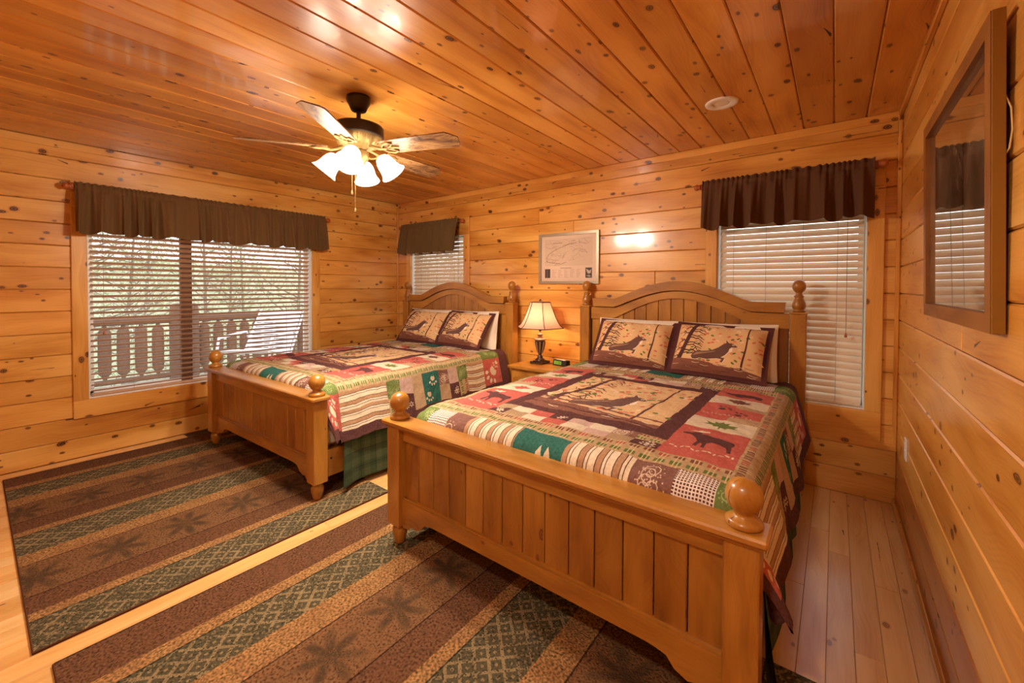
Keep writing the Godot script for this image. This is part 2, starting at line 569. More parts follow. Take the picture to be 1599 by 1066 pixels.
const QH := 1.12 # half size of the quilt picture in metres
func quilt_picture() -> ImageTexture:
	var n := 2048
	var im := Image.create(n, n, false, Image.FORMAT_RGB8)
	im.fill(DARK)
	var r := RandomNumberGenerator.new()
	r.seed = 5
	var k := n / (2.0 * QH)
	var rc := func(x0: float, y0: float, x1: float, y1: float) -> Rect2i:
		return Rect2i(int((x0 + QH) * k), int((y0 + QH) * k), int((x1 - x0) * k) + 1, int((y1 - y0) * k) + 1)
	var at := func(x: float, y: float) -> Vector2:
		return Vector2((x + QH) * k, (y + QH) * k)
	# outer patches: the drop. foot and head rows, then the sides
	var rowk := ["green", "check", "paisley", "stripev", "teal", "stripev", "paisley", "check", "green"]
	var cut := [-.80, -.66, -.53, -.40, -.11, .13, .40, .55, .68, .80]
	for e: Array in [[.735, .98], [-.98, -.735]]:
		for i in 9: patch(im, rc.call(cut[i], e[0], cut[i + 1], e[1]), rowk[i], r)
	hoof(im, at.call(.04, .855), .10 * k, CREAM)
	var sk := ["stripev", "green", "pink", "paisley", "teal", "tan", "pink", "green", "stripev"]
	var sk2 := ["stripev", "plaid", "dark", "tan", "teal", "tan", "dark", "plaid", "stripev"]
	var cs := [-.735, -.50, -.38, -.27, -.16, .02, .12, .24, .36, .735]
	for sg: float in [-1.0, 1.0]:
		for i in 9:
			for half in 2:
				var a := .80 + half * .125
				var b := a + .125
				patch(im, rc.call(minf(a * sg, b * sg), cs[i], maxf(a * sg, b * sg), cs[i + 1]), sk[i] if half == 0 else sk2[i], r)
		paw(im, at.call(.86 * sg, -.09), .075 * k, CREAM, PI / 2 * sg)
		paw(im, at.call(.98 * sg, -.03), .075 * k, CREAM, PI / 2 * sg)
		for e: Array in [[.735, .98], [-.98, -.735]]:
			patch(im, rc.call(minf(.80 * sg, 1.04 * sg), e[0], maxf(.80 * sg, 1.04 * sg), e[1]), "red", r)
			paw(im, at.call(.93 * sg, (e[0] + e[1]) * .5), .15 * k, CREAM, PI * .75 * sg)
			paw(im, at.call(.85 * sg, (e[0] + e[1]) * .5 - .07), .07 * k, CREAM, PI * .75 * sg)
	# plaid ribbon
	for sg: float in [-1.0, 1.0]:
		plaid(im, rc.call(-.80, minf(.63 * sg, .735 * sg), .80, maxf(.63 * sg, .735 * sg)), true)
		plaid(im, rc.call(minf(.70 * sg, .80 * sg), -.735, maxf(.70 * sg, .80 * sg), .735), true)
	# ring of patches
	var fk := ["dark", "tancheck", "cream", "red", "cream", "pink", "tancheck", "dark"]
	var fk2 := ["tancheck", "cream", "red", "dark", "pink", "cream", "paisley", "plaid"]
	for e: Array in [[.49, .56, .63], [-.63, -.56, -.49]]:
		for i in 8:
			var x0 := -.43 + i * .86 / 8
			patch(im, rc.call(x0, e[0], x0 + .86 / 8, e[1]), fk2[i], r)
			patch(im, rc.call(x0, e[1], x0 + .86 / 8, e[2]), fk[i], r)
	for sg: float in [-1.0, 1.0]:
		var x0 := minf(.43 * sg, .70 * sg)
		var x1 := maxf(.43 * sg, .70 * sg)
		var rows := [-.63, -.40, -.22, .06, .24, .63]
		var kinds := ["red", "cream", "red", "cream", "red"]
		for i in 5: patch(im, rc.call(x0, rows[i], x1, rows[i + 1]), kinds[i], r)
		patch(im, rc.call(minf(.57 * sg, .70 * sg), -.02, maxf(.57 * sg, .70 * sg), .06), "tan", r)
		patch(im, rc.call(minf(.57 * sg, .70 * sg), -.24, maxf(.57 * sg, .70 * sg), -.18), "tan", r)
		# moose near the foot, bear near the head
		shape(im, MOOSE, at.call(.565 * sg - .115, .30), Vector2(.23, .2) * k, DARK)
		shape(im, [[.12, .12], [.2, -.02], [.28, .08], [.34, -.06], [.42, .02], [.5, -.05], [.52, .08], [.36, .18]], at.call(.565 * sg - .115, .29), Vector2(.2, .12) * k, CREAM)
		for q in 12: ell(im, at.call(.46 * sg + .02 * q * sg, .53 + .012 * sin(q * 1.7)), 10, 4, CREAM, q)
		shape(im, [[0, .5], [.08, .3], [.2, .28], [.3, .2], [.6, .14], [.85, .24], [.95, .45], [.92, .8], [.8, .8], [.78, .6], [.5, .62], [.42, .8], [.3, .8], [.28, .58], [.1, .56]], at.call(.565 * sg - .1, -.56), Vector2(.2, .14) * k, DARK)
		shape(im, LEAF, at.call(.565 * sg - .075, .085), Vector2(.15, .13) * k, OLIVE if sg > 0 else RED)
		shape(im, LEAF, at.call(.565 * sg - .065, -.375), Vector2(.13, .13) * k, Color8(110, 66, 54) if sg > 0 else OLIVE)
		paw(im, at.call(.52 * sg, -.13), .06 * k, DARK, .5)
		paw(im, at.call(.60 * sg, -.08), .06 * k, DARK, .5)
		for q in 12: ell(im, at.call(.45 * sg + .019 * q * sg, -.035 + .008 * sin(q * 1.9)), 8, 3, CREAM, q * .7)
	# the framed deer scene
	im.fill_rect(rc.call(-.43, -.49, .43, .49), DARK)
	var R: Rect2i = rc.call(-.355, -.415, .355, .415)
	woods(im, Rect2(R), r)
	stroke(im, [at.call(-.36, .2), at.call(0, .26), at.call(.36, .3)], 20, 14, Color8(112, 70, 58))
	stroke(im, [at.call(-.36, .33), at.call(-.05, .36), at.call(.1, .36), at.call(.36, .41)], 14, 16, DARK)
	# weave
	var nz := noise_bytes(256, 256, 1024, 1024, .3, 31, 2)
	var fine := Image.create_from_data(1024, 1024, false, Image.FORMAT_L8, nz)
	fine.convert(Image.FORMAT_RGBA8)
	var al := fine.get_data()
	for i in 1024 * 1024: al[i * 4 + 3] = 26
	fine = Image.create_from_data(1024, 1024, false, Image.FORMAT_RGBA8, al)
	im.convert(Image.FORMAT_RGBA8)
	for a in 2:
		for b in 2: im.blend_rect(fine, Rect2i(0, 0, 1024, 1024), Vector2i(a * 1024, b * 1024))
	im.convert(Image.FORMAT_RGB8)
	return ImageTexture.create_from_image(im)

func sham_picture() -> ImageTexture:
	var im := Image.create(1024, 700, false, Image.FORMAT_RGB8)
	im.fill(DARK)
	var r := RandomNumberGenerator.new()
	r.seed = 12
	woods(im, Rect2(52, 44, 920, 612), r)
	return ImageTexture.create_from_image(im)

# rug: u across the bands (2.2 m), v along them
func rug_picture() -> ImageTexture:
	var w := 1320
	var h := 960
	var edges := [0.0, .205, .27, .47, .60, .88, 1.03, 1.09, 1.34, 1.46, 1.78, 1.925, 1.985, 2.2]
	var kinds := [0, 1, 2, 1, 3, 0, 1, 2, 1, 3, 0, 1, 2]
	var A := noise_bytes(w / 2, h / 2, w, h, .25, 71, 3)
	var B := noise_bytes(256, 256, w, h, .05, 72, 3)
	var out := PackedByteArray()
	out.resize(w * h * 3)
	var brown := Color8(108, 72, 50)
	var tan := Color8(150, 113, 70)
	var green := Color8(88, 82, 60)
	var dark := Color8(58, 48, 36)
	var i := 0
	var col := []
	for x in w:
		var m := x * 2.2 / w
		var b := 0
		while m >= edges[b + 1] - 1e-6 and b < 12: b += 1
		col.append([b, kinds[b], (m - edges[b]), edges[b + 1] - edges[b]])
	for y in h:
		var v := y * 1.6 / h
		for x in w:
			var e: Array = col[x]
			var nz := A[i] - 128
			var c: Color
			var t: float
			match e[1]:
				0: # plain brown with faint rings
					var q := Vector2(fposmod(e[2] * 7.0 + (0.5 if int(v * 7.0) % 2 else 0.0), 1.0) - .5, fposmod(v * 7.0, 1.0) - .5).length()
					t = 0.26 if absf(q - .38) < .055 and (B[i] + nz) > 110 else 0.1
					c = brown.lerp(dark, clampf(t + nz * 0.006, 0, 1))
				1:
					t = 0.16 + nz * 0.0045 + (B[i] - 128) * .002
					c = tan.lerp(brown, clampf(t, 0, 1))
				2: # green with a pale diamond lattice
					var a := fposmod((e[2] / .22) * 3.0 + v * 13.6, 1.0)
					var b2 := fposmod((e[2] / .22) * 3.0 - v * 13.6, 1.0)
					var line := absf(a - .5) > .37 or absf(b2 - .5) > .37 or (absf(a - .5) + absf(b2 - .5)) < .16
					c = (Color8(158, 136, 98) if line and (B[i] + nz * 2) > 84 else green).lerp(dark, clampf(0.2 + nz * 0.009, 0, 1))
				_: # leaf clusters on brown
					var u: float = e[2] / e[3]
					var cell := fposmod(v * 3.4 + .2, 1.0) - .5
					var p := Vector2((u - .5) * 1.0, cell * 1.15)
					var an := atan2(p.y, p.x)
					var rr := 0.33 + 0.15 * cos(an * 7.0 + floor(v * 3.4 + .2) * 1.9)
					t = clampf((rr - p.length()) * 5.0 + .35, 0.0, 1.0) * (.62 if (B[i] + nz * 2.4) > 122 else .16) + .1
					if u < .12: t *= .3
					c = brown.lerp(tan, .35).lerp(dark, clampf(t + nz * 0.006, 0, 1))
			var sh := 1.0 + nz * 0.0052
			if e[2] < .006 and e[1] != 1: sh *= .62
			var o := i * 3
			out[o] = clampi(int(c.r8 * sh), 0, 255)
			out[o + 1] = clampi(int(c.g8 * sh), 0, 255)
			out[o + 2] = clampi(int(c.b8 * sh), 0, 255)
			i += 1
	return ImageTexture.create_from_image(Image.create_from_data(w, h, false, Image.FORMAT_RGB8, out))

func weave_picture(n: int, a: Color, b: Color, c: Color) -> ImageTexture: # dark plaid of the bed skirt
	var im := Image.create(n, n, false, Image.FORMAT_RGB8)
	var r := RandomNumberGenerator.new()
	r.seed = 3
	for y in n:
		for x in n:
			var k := 0.2 + 0.22 * float(int(x * 10.0 / n) % 2) + 0.22 * float(int(y * 10.0 / n) % 2) + r.randf_range(-.3, .3) + (.25 if x % 9 < 2 else 0.0) + (.25 if y % 7 < 2 else 0.0)
			var q := a.lerp(b, clampf(k, 0, 1))
			if x % (n / 4) < 4 or y % (n / 4) < 4: q = q.lerp(c, .6)
			im.set_pixel(x, y, q)
	return ImageTexture.create_from_image(im)

func map_picture() -> ImageTexture:
	var im := Image.create(640, 480, false, Image.FORMAT_RGB8)
	im.fill(Color8(206, 178, 156))
	var r := RandomNumberGenerator.new()
	r.seed = 44
	im.fill_rect(Rect2i(38, 34, 560, 285), Color8(196, 168, 144))
	var ink := Color8(112, 88, 76)
	for k in 46: # roads and ridges
		var p := Vector2(r.randf_range(70, 560), r.randf_range(60, 300))
		var a := r.randf() * TAU
		var pts := []
		for e in r.randi_range(6, 14):
			pts.append(p.clamp(Vector2(44, 40), Vector2(592, 314)))
			a += r.randf_range(-.8, .8)
			p += Vector2(cos(a) * 15.0, sin(a) * 8.0)
		stroke(im, pts, 2.4 if k % 6 else 4.0, 1.6, ink.lerp(Color8(196, 168, 144), r.randf_range(.1, .6)))
	stroke(im, [Vector2(70, 270), Vector2(60, 230), Vector2(90, 190), Vector2(160, 150), Vector2(250, 120), Vector2(330, 90), Vector2(420, 80)], 5, 4, ink)
	stroke(im, [Vector2(60, 270), Vector2(140, 285), Vector2(240, 300), Vector2(300, 280)], 5, 4, ink)
	stroke(im, [Vector2(140, 78), Vector2(250, 76)], 5, 5, ink)
	stroke(im, [Vector2(360, 62), Vector2(400, 58)], 5, 5, ink)
	# legend: rows of fine print and two photographs
	for c in 5:
		for y in 9:
			var x0 := 130 + c * 72
			im.fill_rect(Rect2i(x0, 358 + y * 10, r.randi_range(26, 56), 3), Color8(164, 138, 120))
	im.fill_rect(Rect2i(230, 340, 130, 5), ink)
	im.fill_rect(Rect2i(42, 350, 66, 96), Color8(58, 40, 38))
	im.fill_rect(Rect2i(66, 360, 10, 80), Color8(96, 74, 66))
	im.fill_rect(Rect2i(520, 344, 72, 104), Color8(50, 40, 34))
	shape(im, [[.1, .1], [.6, .3], [.9, .15], [.8, .55], [.4, .6], [.2, .4]], Vector2(520, 344), Vector2(72, 104), Color8(176, 156, 140))
	shape(im, [[.1, .8], [.5, .7], [.9, .85], [.6, .92]], Vector2(520, 344), Vector2(72, 104), Color8(150, 130, 112))
	return ImageTexture.create_from_image(im)

func tree_print_picture() -> ImageTexture: # print behind the picture glass: a bare tree in a brown mist
	var n := 640
	var im := Image.create(n, n, false, Image.FORMAT_RGB8)
	var B := noise_bytes(128, 128, n, n, .02, 9, 4)
	for y in n:
		for x in n:
			var t := (B[y * n + x]) / 255.0
			im.set_pixel(x, y, Color8(92, 74, 56).lerp(Color8(168, 142, 108), t * t))
	var r := RandomNumberGenerator.new()
	r.seed = 8
	var ink := Color8(36, 26, 20)
	var base := Vector2(n * .36, n * .62)
	stroke(im, [base + Vector2(0, 30), base + Vector2(-2, -150), base + Vector2(2, -330)], 13, 8, ink)
	for k in 34:
		var sg := -1.0 if k % 2 else 1.0
		var p := base + Vector2(0, -k * 8.0)
		var L := r.randf_range(70, 170)
		var pts := []
		for e in 9:
			var u := e / 8.0
			pts.append(p + Vector2(sg * L * (u * .7 + .3 * u * u) + r.randf_range(-4, 4), -L * 1.25 * sin(u * 1.5) + L * .35 * u * u * u))
		stroke(im, pts, 3.4, 1.2, ink)
		stroke(im, [pts[5], pts[5] + Vector2(sg * 22, -26), pts[5] + Vector2(sg * 44, -22)], 2.0, 1.0, ink)
	return ImageTexture.create_from_image(im)

# ------------------------------------------------------------------ materials
func mat(c: Color, rough := 0.6, tex: Texture2D = null, spec := 0.5) -> StandardMaterial3D:
	var m := StandardMaterial3D.new()
	m.albedo_color = c
	m.roughness = rough
	m.metallic_specular = spec
	if tex: m.albedo_texture = tex
	return m

func varnish(m: StandardMaterial3D, coat: float, rough: float) -> StandardMaterial3D:
	m.clearcoat_enabled = true
	m.clearcoat = coat
	m.clearcoat_roughness = rough
	return m

func noise_tex(freq: float, sd: int, n := 512) -> ImageTexture:
	return ImageTexture.create_from_image(Image.create_from_data(n, n, false, Image.FORMAT_L8, noise_bytes(n, n, n, n, freq, sd, 3)))

func make_materials() -> void:
	var pine := wood_picture(2048, 1024, 731.0, 101, [Color8(233, 182, 105), Color8(223, 167, 85), Color8(204, 142, 62), Color8(170, 102, 39)], 100, .0128, Color8(46, 15, 5), 0.85, 0.46)
	var ripple := noise_tex(.012, 55)
	for set_: Array in [["wall", [Color(1, 1, 1), Color(1, .955, .9), Color(.94, .89, .82), Color(1, .98, .95)]], ["ceil", [Color(.95, .87, .77), Color(.88, .79, .68), Color(.99, .93, .85), Color(.91, .84, .75)]]]:
		M[set_[0]] = []
		for c: Color in set_[1]:
			var m := mat(c, 0.34, pine)
			m.uv1_scale = Vector3(1.0 / 2.8, 1.0 / 1.4, 1)
			varnish(m, 0.55, 0.07 if set_[0] == "ceil" else 0.12)
			m.heightmap_enabled = true
			m.heightmap_texture = ripple
			m.heightmap_scale = 0.12
			M[set_[0]].append(m)
	var maple := wood_picture(2048, 512, 731.0, 202, [Color8(240, 206, 150), Color8(231, 190, 127), Color8(216, 165, 98), Color8(192, 131, 69)], 22, .010, Color8(112, 62, 30), 0.6, 0.42)
	M.floor = []
	for c: Color in [Color(1, 1, 1), Color(.97, .93, .88), Color(1, .96, .9), Color(.93, .88, .82)]:
		var m := mat(c, 0.3, maple)
		m.uv1_scale = Vector3(1.0 / 2.8, 1.0 / 0.7, 1)
		varnish(m, 0.4, 0.14)
		M.floor.append(m)
	var antique := wood_picture(1024, 512, 600.0, 303, [Color8(188, 134, 58), Color8(173, 118, 44), Color8(151, 97, 33), Color8(107, 66, 24)], 12, .012, Color8(98, 56, 22), 0.75, 0.40)
	M.bed = []
	for c: Color in [Color(1, 1, 1), Color(.95, .93, .9), Color(.9, .87, .84)]:
		var m := mat(c, 0.36, antique)
		m.uv1_scale = Vector3(1.0 / 1.7, 1.0 / .85, 1)
		varnish(m, 0.35, 0.16)
		M.bed.append(m)
	M.quilt = mat(Color.WHITE, 0.92, quilt_picture(), 0.2)
	var puff := noise_tex(.06, 21)
	M.quilt.heightmap_enabled = true
	M.quilt.heightmap_texture = puff
	M.quilt.heightmap_scale = 0.5
	M.sham = mat(Color.WHITE, 0.92, sham_picture(), 0.2)
	M.rug = mat(Color.WHITE, 1.0, rug_picture(), 0.1)
	M.rug.heightmap_enabled = true
	M.rug.heightmap_texture = noise_tex(.45, 23)
	M.rug.heightmap_scale = 0.8
	M.rug_edge = mat(Color8(92, 58, 38), 1.0, null, 0.1)
	M.skirt = mat(Color.WHITE, 0.95, weave_picture(512, Color8(44, 58, 44), Color8(96, 108, 78), Color8(30, 38, 30)), 0.2)
	M.skirt.uv1_scale = Vector3(2.2, 2.2, 1)
	var suede := noise_tex(.03, 24)
	M.valance = []
	for c: Color in [Color8(104, 76, 46), Color8(92, 62, 44), Color8(102, 80, 50)]:
		var m := mat(c, 0.95, null, 0.2)
		m.rim_enabled = true
		m.rim = 0.25
		m.rim_tint = 0.6
		M.valance.append(m)
	M.sheet = mat(Color8(226, 214, 196), 0.9, null, 0.2)
	M.slat = mat(Color8(226, 208, 184), 0.45)
	M.slat.backlight_enabled = true
	M.slat.backlight = Color(.30, .27, .22)
	M.slat_open = mat(Color8(196, 158, 124), 0.5)
	M.vinyl = mat(Color8(232, 230, 224), 0.4)
	M.cord = mat(Color8(150, 136, 116), 0.9)
	var gl := mat(Color(0.9, 0.95, 0.95, 0.06), 0.02)
	gl.transparency = BaseMaterial3D.TRANSPARENCY_ALPHA
	M.glass = gl
	M.rod = varnish(mat(Color8(168, 84, 36), 0.35), .5, .15)
	M.bronze = mat(Color8(58, 44, 34), 0.42)
	M.bronze.metallic = 0.55
	M.brass = mat(Color8(150, 122, 74), 0.35)
	M.brass.metallic = 0.7
	M.blade = mat(Color.WHITE, 0.4, wood_picture(512, 256, 700.0, 404, [Color8(176, 136, 88), Color8(150, 108, 66), Color8(104, 70, 42), Color8(54, 34, 22)], 0, .01, Color.BLACK, 0.5, 1.3))
	M.blade.uv1_scale = Vector3(1.0 / .73, 1.0 / .36, 1)
	M.shade_glass = mat(Color8(250, 246, 238), 0.35)
	M.shade_glass.emission_enabled = true
	M.shade_glass.emission = Color(1, .95, .86)
	M.shade_glass.emission_energy_multiplier = 1.6
	M.lampshade = mat(Color8(208, 166, 148), 0.9, null, 0.2)
	M.lampshade.backlight_enabled = true
	M.lampshade.backlight = Color(.62, .50, .42)
	M.ribbon = mat(Color8(70, 44, 34), 0.8)
	M.bulb = mat(Color8(255, 250, 240), 0.4)
	M.bulb.emission_enabled = true
	M.bulb.emission = Color(1, .86, .62)
	M.bulb.emission_energy_multiplier = 4.0
	M.resin = mat(Color8(62, 38, 28), 0.35)
	M.resin_light = mat(Color8(146, 116, 84), 0.35)
	M.silver = mat(Color8(172, 156, 132), 0.35)
	M.silver.metallic = 0.6
	M.map = varnish(mat(Color.WHITE, 0.6, map_picture()), 0.6, 0.03)
	M.paper = mat(Color8(212, 190, 172), 0.8)
	M.print = varnish(mat(Color.WHITE, 0.04, tree_print_picture(), 0.7), 1.0, 0.0)
	M.barn = mat(Color(.80, .74, .72), 0.5, antique)
	M.barn.uv1_scale = Vector3(1.0 / 1.0, 1.0 / .4, 1)
	M.fibre = mat(Color8(136, 96, 40), 0.85, null, 0.2)
	M.wire = mat(Color8(206, 178, 120), 0.5)
	M.white = mat(Color8(232, 224, 216), 0.5)
	M.black = mat(Color8(34, 28, 26), 0.4)
	M.vent = mat(Color8(76, 58, 44), 0.5)
	M.lcd = mat(Color8(120, 160, 60), 0.4)
	M.lcd.emission_enabled = true
	M.lcd.emission = Color(.35, .62, .12)
	M.lcd.emission_energy_multiplier = 0.35
	# outdoors
	M.log = mat(Color8(104, 72, 56), 0.85)
	M.deck = mat(Color8(150, 128, 110), 0.85)
	M.mesh_white = mat(Color8(236, 240, 246), 0.7)
	M.bark = mat(Color8(136, 124, 112), 0.95)
	M.leaf = []
	for c: Color in [Color8(176, 190, 138), Color8(198, 206, 166), Color8(160, 178, 130), Color8(212, 212, 190)]:
		var m := mat(c, 0.9, null, 0.2)
		m.backlight_enabled = true
		m.backlight = Color(.45, .5, .3)
		M.leaf.append(m)
	M.ground = mat(Color8(168, 172, 140), 1.0)

# ------------------------------------------------------------------ camera, sky and light
func set_view() -> void:
	var yaw := 0.6578
	var pitch := -0.0192
	var roll := 0.0037
	var f := 653.8
	var cam := Camera3D.new()
	cam.name = "camera"
	var F0 := Vector3(-sin(yaw), 0, -cos(yaw))
	var R0 := Vector3(cos(yaw), 0, -sin(yaw))
	var F := F0 * cos(pitch) + Vector3.UP * sin(pitch)
	var U0 := Vector3.UP * cos(pitch) - F0 * sin(pitch)
	var R := R0 * cos(roll) + U0 * sin(roll)
	var U := U0 * cos(roll) - R0 * sin(roll)
	add_child(cam)
	cam.transform = Transform3D(Basis(R, U, -F), Vector3(0, 1.3493, 0))
	cam.near = 0.05
	cam.far = 200.0
	cam.set_frustum(1066.0 / f * cam.near, Vector2((799.5 - 799.0) / f * cam.near, (460.07 - 533.0) / f * cam.near), cam.near, cam.far)
	cam.current = true
	var env := Environment.new()
	env.background_mode = Environment.BG_SKY
	var sm := ProceduralSkyMaterial.new()
	sm.sky_top_color = Color(.90, .93, .97)
	sm.sky_horizon_color = Color(.96, .96, .95)
	sm.ground_bottom_color = Color(.5, .52, .46)
	sm.ground_horizon_color = Color(.8, .82, .8)
	sm.sky_energy_multiplier = 1.0
	sm.ground_energy_multiplier = 0.6
	var sky := Sky.new()
	sky.sky_material = sm
	env.sky = sky
	env.background_energy_multiplier = 3.0
	env.tonemap_mode = Environment.TONE_MAPPER_LINEAR
	env.tonemap_exposure = 1.06
	env.sdfgi_enabled = true
	env.ssao_enabled = true
	env.ssil_enabled = true
	var we := WorldEnvironment.new()
	we.name = "world_environment"
	we.environment = env
	add_child(we)

const FAN_LIGHT := 1.05
const LAMP_LIGHT := 0.15
const DOWN_LIGHT := 3.5

func omni(parent: Node, at: Vector3, col: Color, energy: float, size: float) -> void:
	var l := OmniLight3D.new()
	l.name = "light"
	l.light_color = col
	l.light_energy = energy
	l.light_size = size
	l.omni_range = 14.0
	l.omni_attenuation = 2.0
	l.shadow_enabled = true
	parent.add_child(l, true)
	l.position = at

func spot(parent: Node, at: Vector3, towards: Vector3, col: Color, energy: float, size: float) -> void:
	var l := SpotLight3D.new()
	l.name = "light"
	l.light_color = col
	l.light_energy = energy
	l.light_size = size
	l.spot_range = 14.0
	l.spot_attenuation = 2.0
	l.spot_angle = 86.0
	l.spot_angle_attenuation = 0.6
	l.shadow_enabled = true
	parent.add_child(l, true)
	l.transform = Transform3D(Basis.looking_at(towards, Vector3.RIGHT), at)

# ------------------------------------------------------------------ the room
# openings: [a0, a1, y0, y1] along the wall's own axis
const WIN_L := [-2.35, -0.565, 0.45, 1.95]      # along z
const WIN_M := [-4.366, -3.42, 0.56, 1.95]      # along x
const WIN_R := [-0.722, 0.16, 0.56, 1.95]

func rects_around(a0: float, a1: float, y0: float, y1: float, holes: Array) -> Array:
	var out := []
	var cuts := [a0, a1]
	for h: Array in holes:
		if h[3] > y0 and h[2] < y1:
			cuts.append(clampf(h[0], a0, a1))
			cuts.append(clampf(h[1], a0, a1))
	cuts.sort()
	for i in cuts.size() - 1:
		var c0: float = cuts[i]
		var c1: float = cuts[i + 1]
		if c1 - c0 < 0.004: continue
		var mid := (c0 + c1) * 0.5
		var hit := []
		for h: Array in holes:
			if mid > h[0] and mid < h[1] and h[3] > y0 and h[2] < y1: hit = h
		if hit.is_empty():
			out.append([c0, c1, y0, y1])
		else:
			if hit[2] - y0 > 0.006: out.append([c0, c1, y0, hit[2]])
			if y1 - hit[3] > 0.006: out.append([c0, c1, hit[3], y1])
	return out

# wall of horizontal boards; axis 0 = runs along x, 2 = along z; face = plane of the boards' face, out = direction into the room
func board_wall(called: String, label: String, axis: int, a0: float, a1: float, face: float, out: float, holes: Array, joints: Dictionary) -> Node3D:
	var w := thing(called, label, "wall", Vector3.ZERO, 0.0, "", "structure")
	var st := begin()
	for r: Array in rects_around(a0 - .12, a1 + .12, -.05, HC + .1, holes):
		var p := Vector3.ZERO
		var q := Vector3.ZERO
		p[axis] = r[0]
		q[axis] = r[1]
		p.y = r[2]
		q.y = r[3]
		p[2 - axis] = face - out * .022
		q[2 - axis] = face - out * .14
		span(st, p, q, 0.001, axis, roff())
	obj("backing", st, M.wall[2], w)
	var ys := [0.0]
	var y := JOINT
	while y < HC - .05:
		ys.append(y)
		y += PITCH
	ys.append(HC)
	for i in ys.size() - 1:
		var cuts := [a0]
		for c: float in joints.get(i, []): cuts.append(c)
		cuts.append(a1)
		for c in cuts.size() - 1:
			for r: Array in rects_around(cuts[c], cuts[c + 1], ys[i], ys[i + 1], holes):
				var s2 := begin()
				var p := Vector3.ZERO
				var q := Vector3.ZERO
				p[axis] = r[0] + .0006
				q[axis] = r[1] - .0006
				p.y = r[2] + .0012
				q.y = r[3] - .0012
				p[2 - axis] = face
				q[2 - axis] = face - out * .022
				span(s2, p, q, 0.0052, axis, roff())
				obj("plank", s2, M.wall[rng.randi() % 4], w)
	return w

func trim(called: String, label: String, a: Vector3, b: Vector3, ax: int, m: Material, bev := 0.004) -> void:
	var st := begin()
	span(st, a, b, bev, ax, roff())
	var o := obj(called, st, m)
	tag(o, label, "trim", "", "structure")

func build_room() -> void:
	# floor boards run toward the headboard wall
	var fl := thing("floor", "pale honey plank floor with small knots under the rugs and beds", "floor", Vector3.ZERO, 0.0, "", "structure")
	var st := begin()
	span(st, Vector3(XL - .14, -.12, ZB - .14), Vector3(XR + .14, -.02, ZF + .14), .002, 2)
	obj("subfloor", st, M.floor[3], fl)
	var x := XL
	var n := 0
	while x < XR - .005:
		var x1 := minf(x + .0845, XR)
		var z := ZB - rng.randf() * .9
		while z < ZF:
			var z1 := z + rng.randf_range(1.3, 1.9)
			var s2 := begin()
			span(s2, Vector3(x + .0004, -.02, maxf(z, ZB) + .0004), Vector3(x1 - .0004, 0, minf(z1, ZF) - .0004), .0016, 2, roff())
			if minf(z1, ZF) - maxf(z, ZB) > .02: obj("plank", s2, M.floor[rng.randi() % 4], fl)
			z = z1
		x = x1
		n += 1
	# ceiling boards run the same way
	var ce := thing("ceiling", "varnished orange knotty pine board ceiling", "ceiling", Vector3.ZERO, 0.0, "", "structure")
	st = begin()
	span(st, Vector3(XL - .14, HC + .02, ZB - .14), Vector3(XR + .14, HC + .12, ZF + .14), .002, 2)
	obj("decking", st, M.ceil[1], ce)
	x = 0.143 - 29 * .1645
	while x < XR - .005:
		var xa := maxf(x, XL)
		var x1 := minf(x + .1645, XR)
		if x1 - xa > .01:
			var cuts := [ZB, ZF]
			if rng.randf() < .22: cuts = [ZB, rng.randf_range(-2.4, .2), ZF]
			for c in cuts.size() - 1:
				var s2 := begin()
				span(s2, Vector3(xa + .0012, HC, cuts[c] + .0004), Vector3(x1 - .0012, HC + .02, cuts[c + 1] - .0004), .0058, 2, roff())
				obj("plank", s2, M.ceil[rng.randi() % 4], ce)
		x += .1645
	board_wall("wall_left", "knotty pine board wall around the wide window", 2, ZB, ZF, XL, 1.0, [WIN_L], {3: [-1.6], 9: [.2]})
	board_wall("wall_back", "knotty pine board wall behind the two headboards", 0, XL, XR, ZB, 1.0, [WIN_M, WIN_R], {12: [-2.38], 11: [-1.98], 5: [-2.7], 8: [-1.2]})
	board_wall("wall_right", "glossy knotty pine board wall carrying the framed picture", 2, ZB, ZF, XR, -1.0, [], {4: [-.6], 7: [-1.9], 10: [-1.2], 2: [-.3]})
	board_wall("wall_front", "knotty pine board wall facing the beds", 0, XL, XR, ZF, -1.0, [], {})
	# trims: under the ceiling, in the corners, along the floor
	trim("trim_1", "narrow pine strip along the ceiling above the wide window", Vector3(XL, HC - .057, ZB), Vector3(XL + .012, HC, ZF), 2, M.wall[0])
	trim("trim_2", "narrow pine strip along the ceiling above the headboards", Vector3(XL + .012, HC - .057, ZB), Vector3(XR - .012, HC, ZB + .012), 0, M.wall[1])
	trim("trim_3", "narrow pine strip along the ceiling above the framed picture", Vector3(XR - .022, HC - .03, ZB + .012), Vector3(XR, HC, ZF), 2, M.ceil[0])
	trim("trim_4", "slim upright pine strip in the corner beside the wide window", Vector3(XL, 0, ZB), Vector3(XL + .022, HC - .057, ZB + .022), 1, M.wall[2])
	trim("trim_5", "slim upright pine strip in the corner beside the framed picture", Vector3(XR - .022, 0, ZB), Vector3(XR, HC - .057, ZB + .018), 1, M.wall[1])
	trim("baseboard_right", "pine shoe strip along the floor below the framed picture", Vector3(XR - .02, 0, ZB + .02), Vector3(XR, .045, ZF), 2, M.wall[2], .008)
	var bb := thing("baseboard_back", "raised pine boards low on the wall below the right window", "baseboard", Vector3.ZERO, 0.0, "", "structure")
	for e: Array in [[0.001, .164, .020], [.166, .329, .020], [.331, .372, .026]]:
		var s3 := begin()
		span(s3, Vector3(-1.9, e[0], ZB), Vector3(XR - .001, e[1], ZB + e[2]), .004, 0, roff())
		obj("plank", s3, M.wall[rng.randi() % 4], bb)

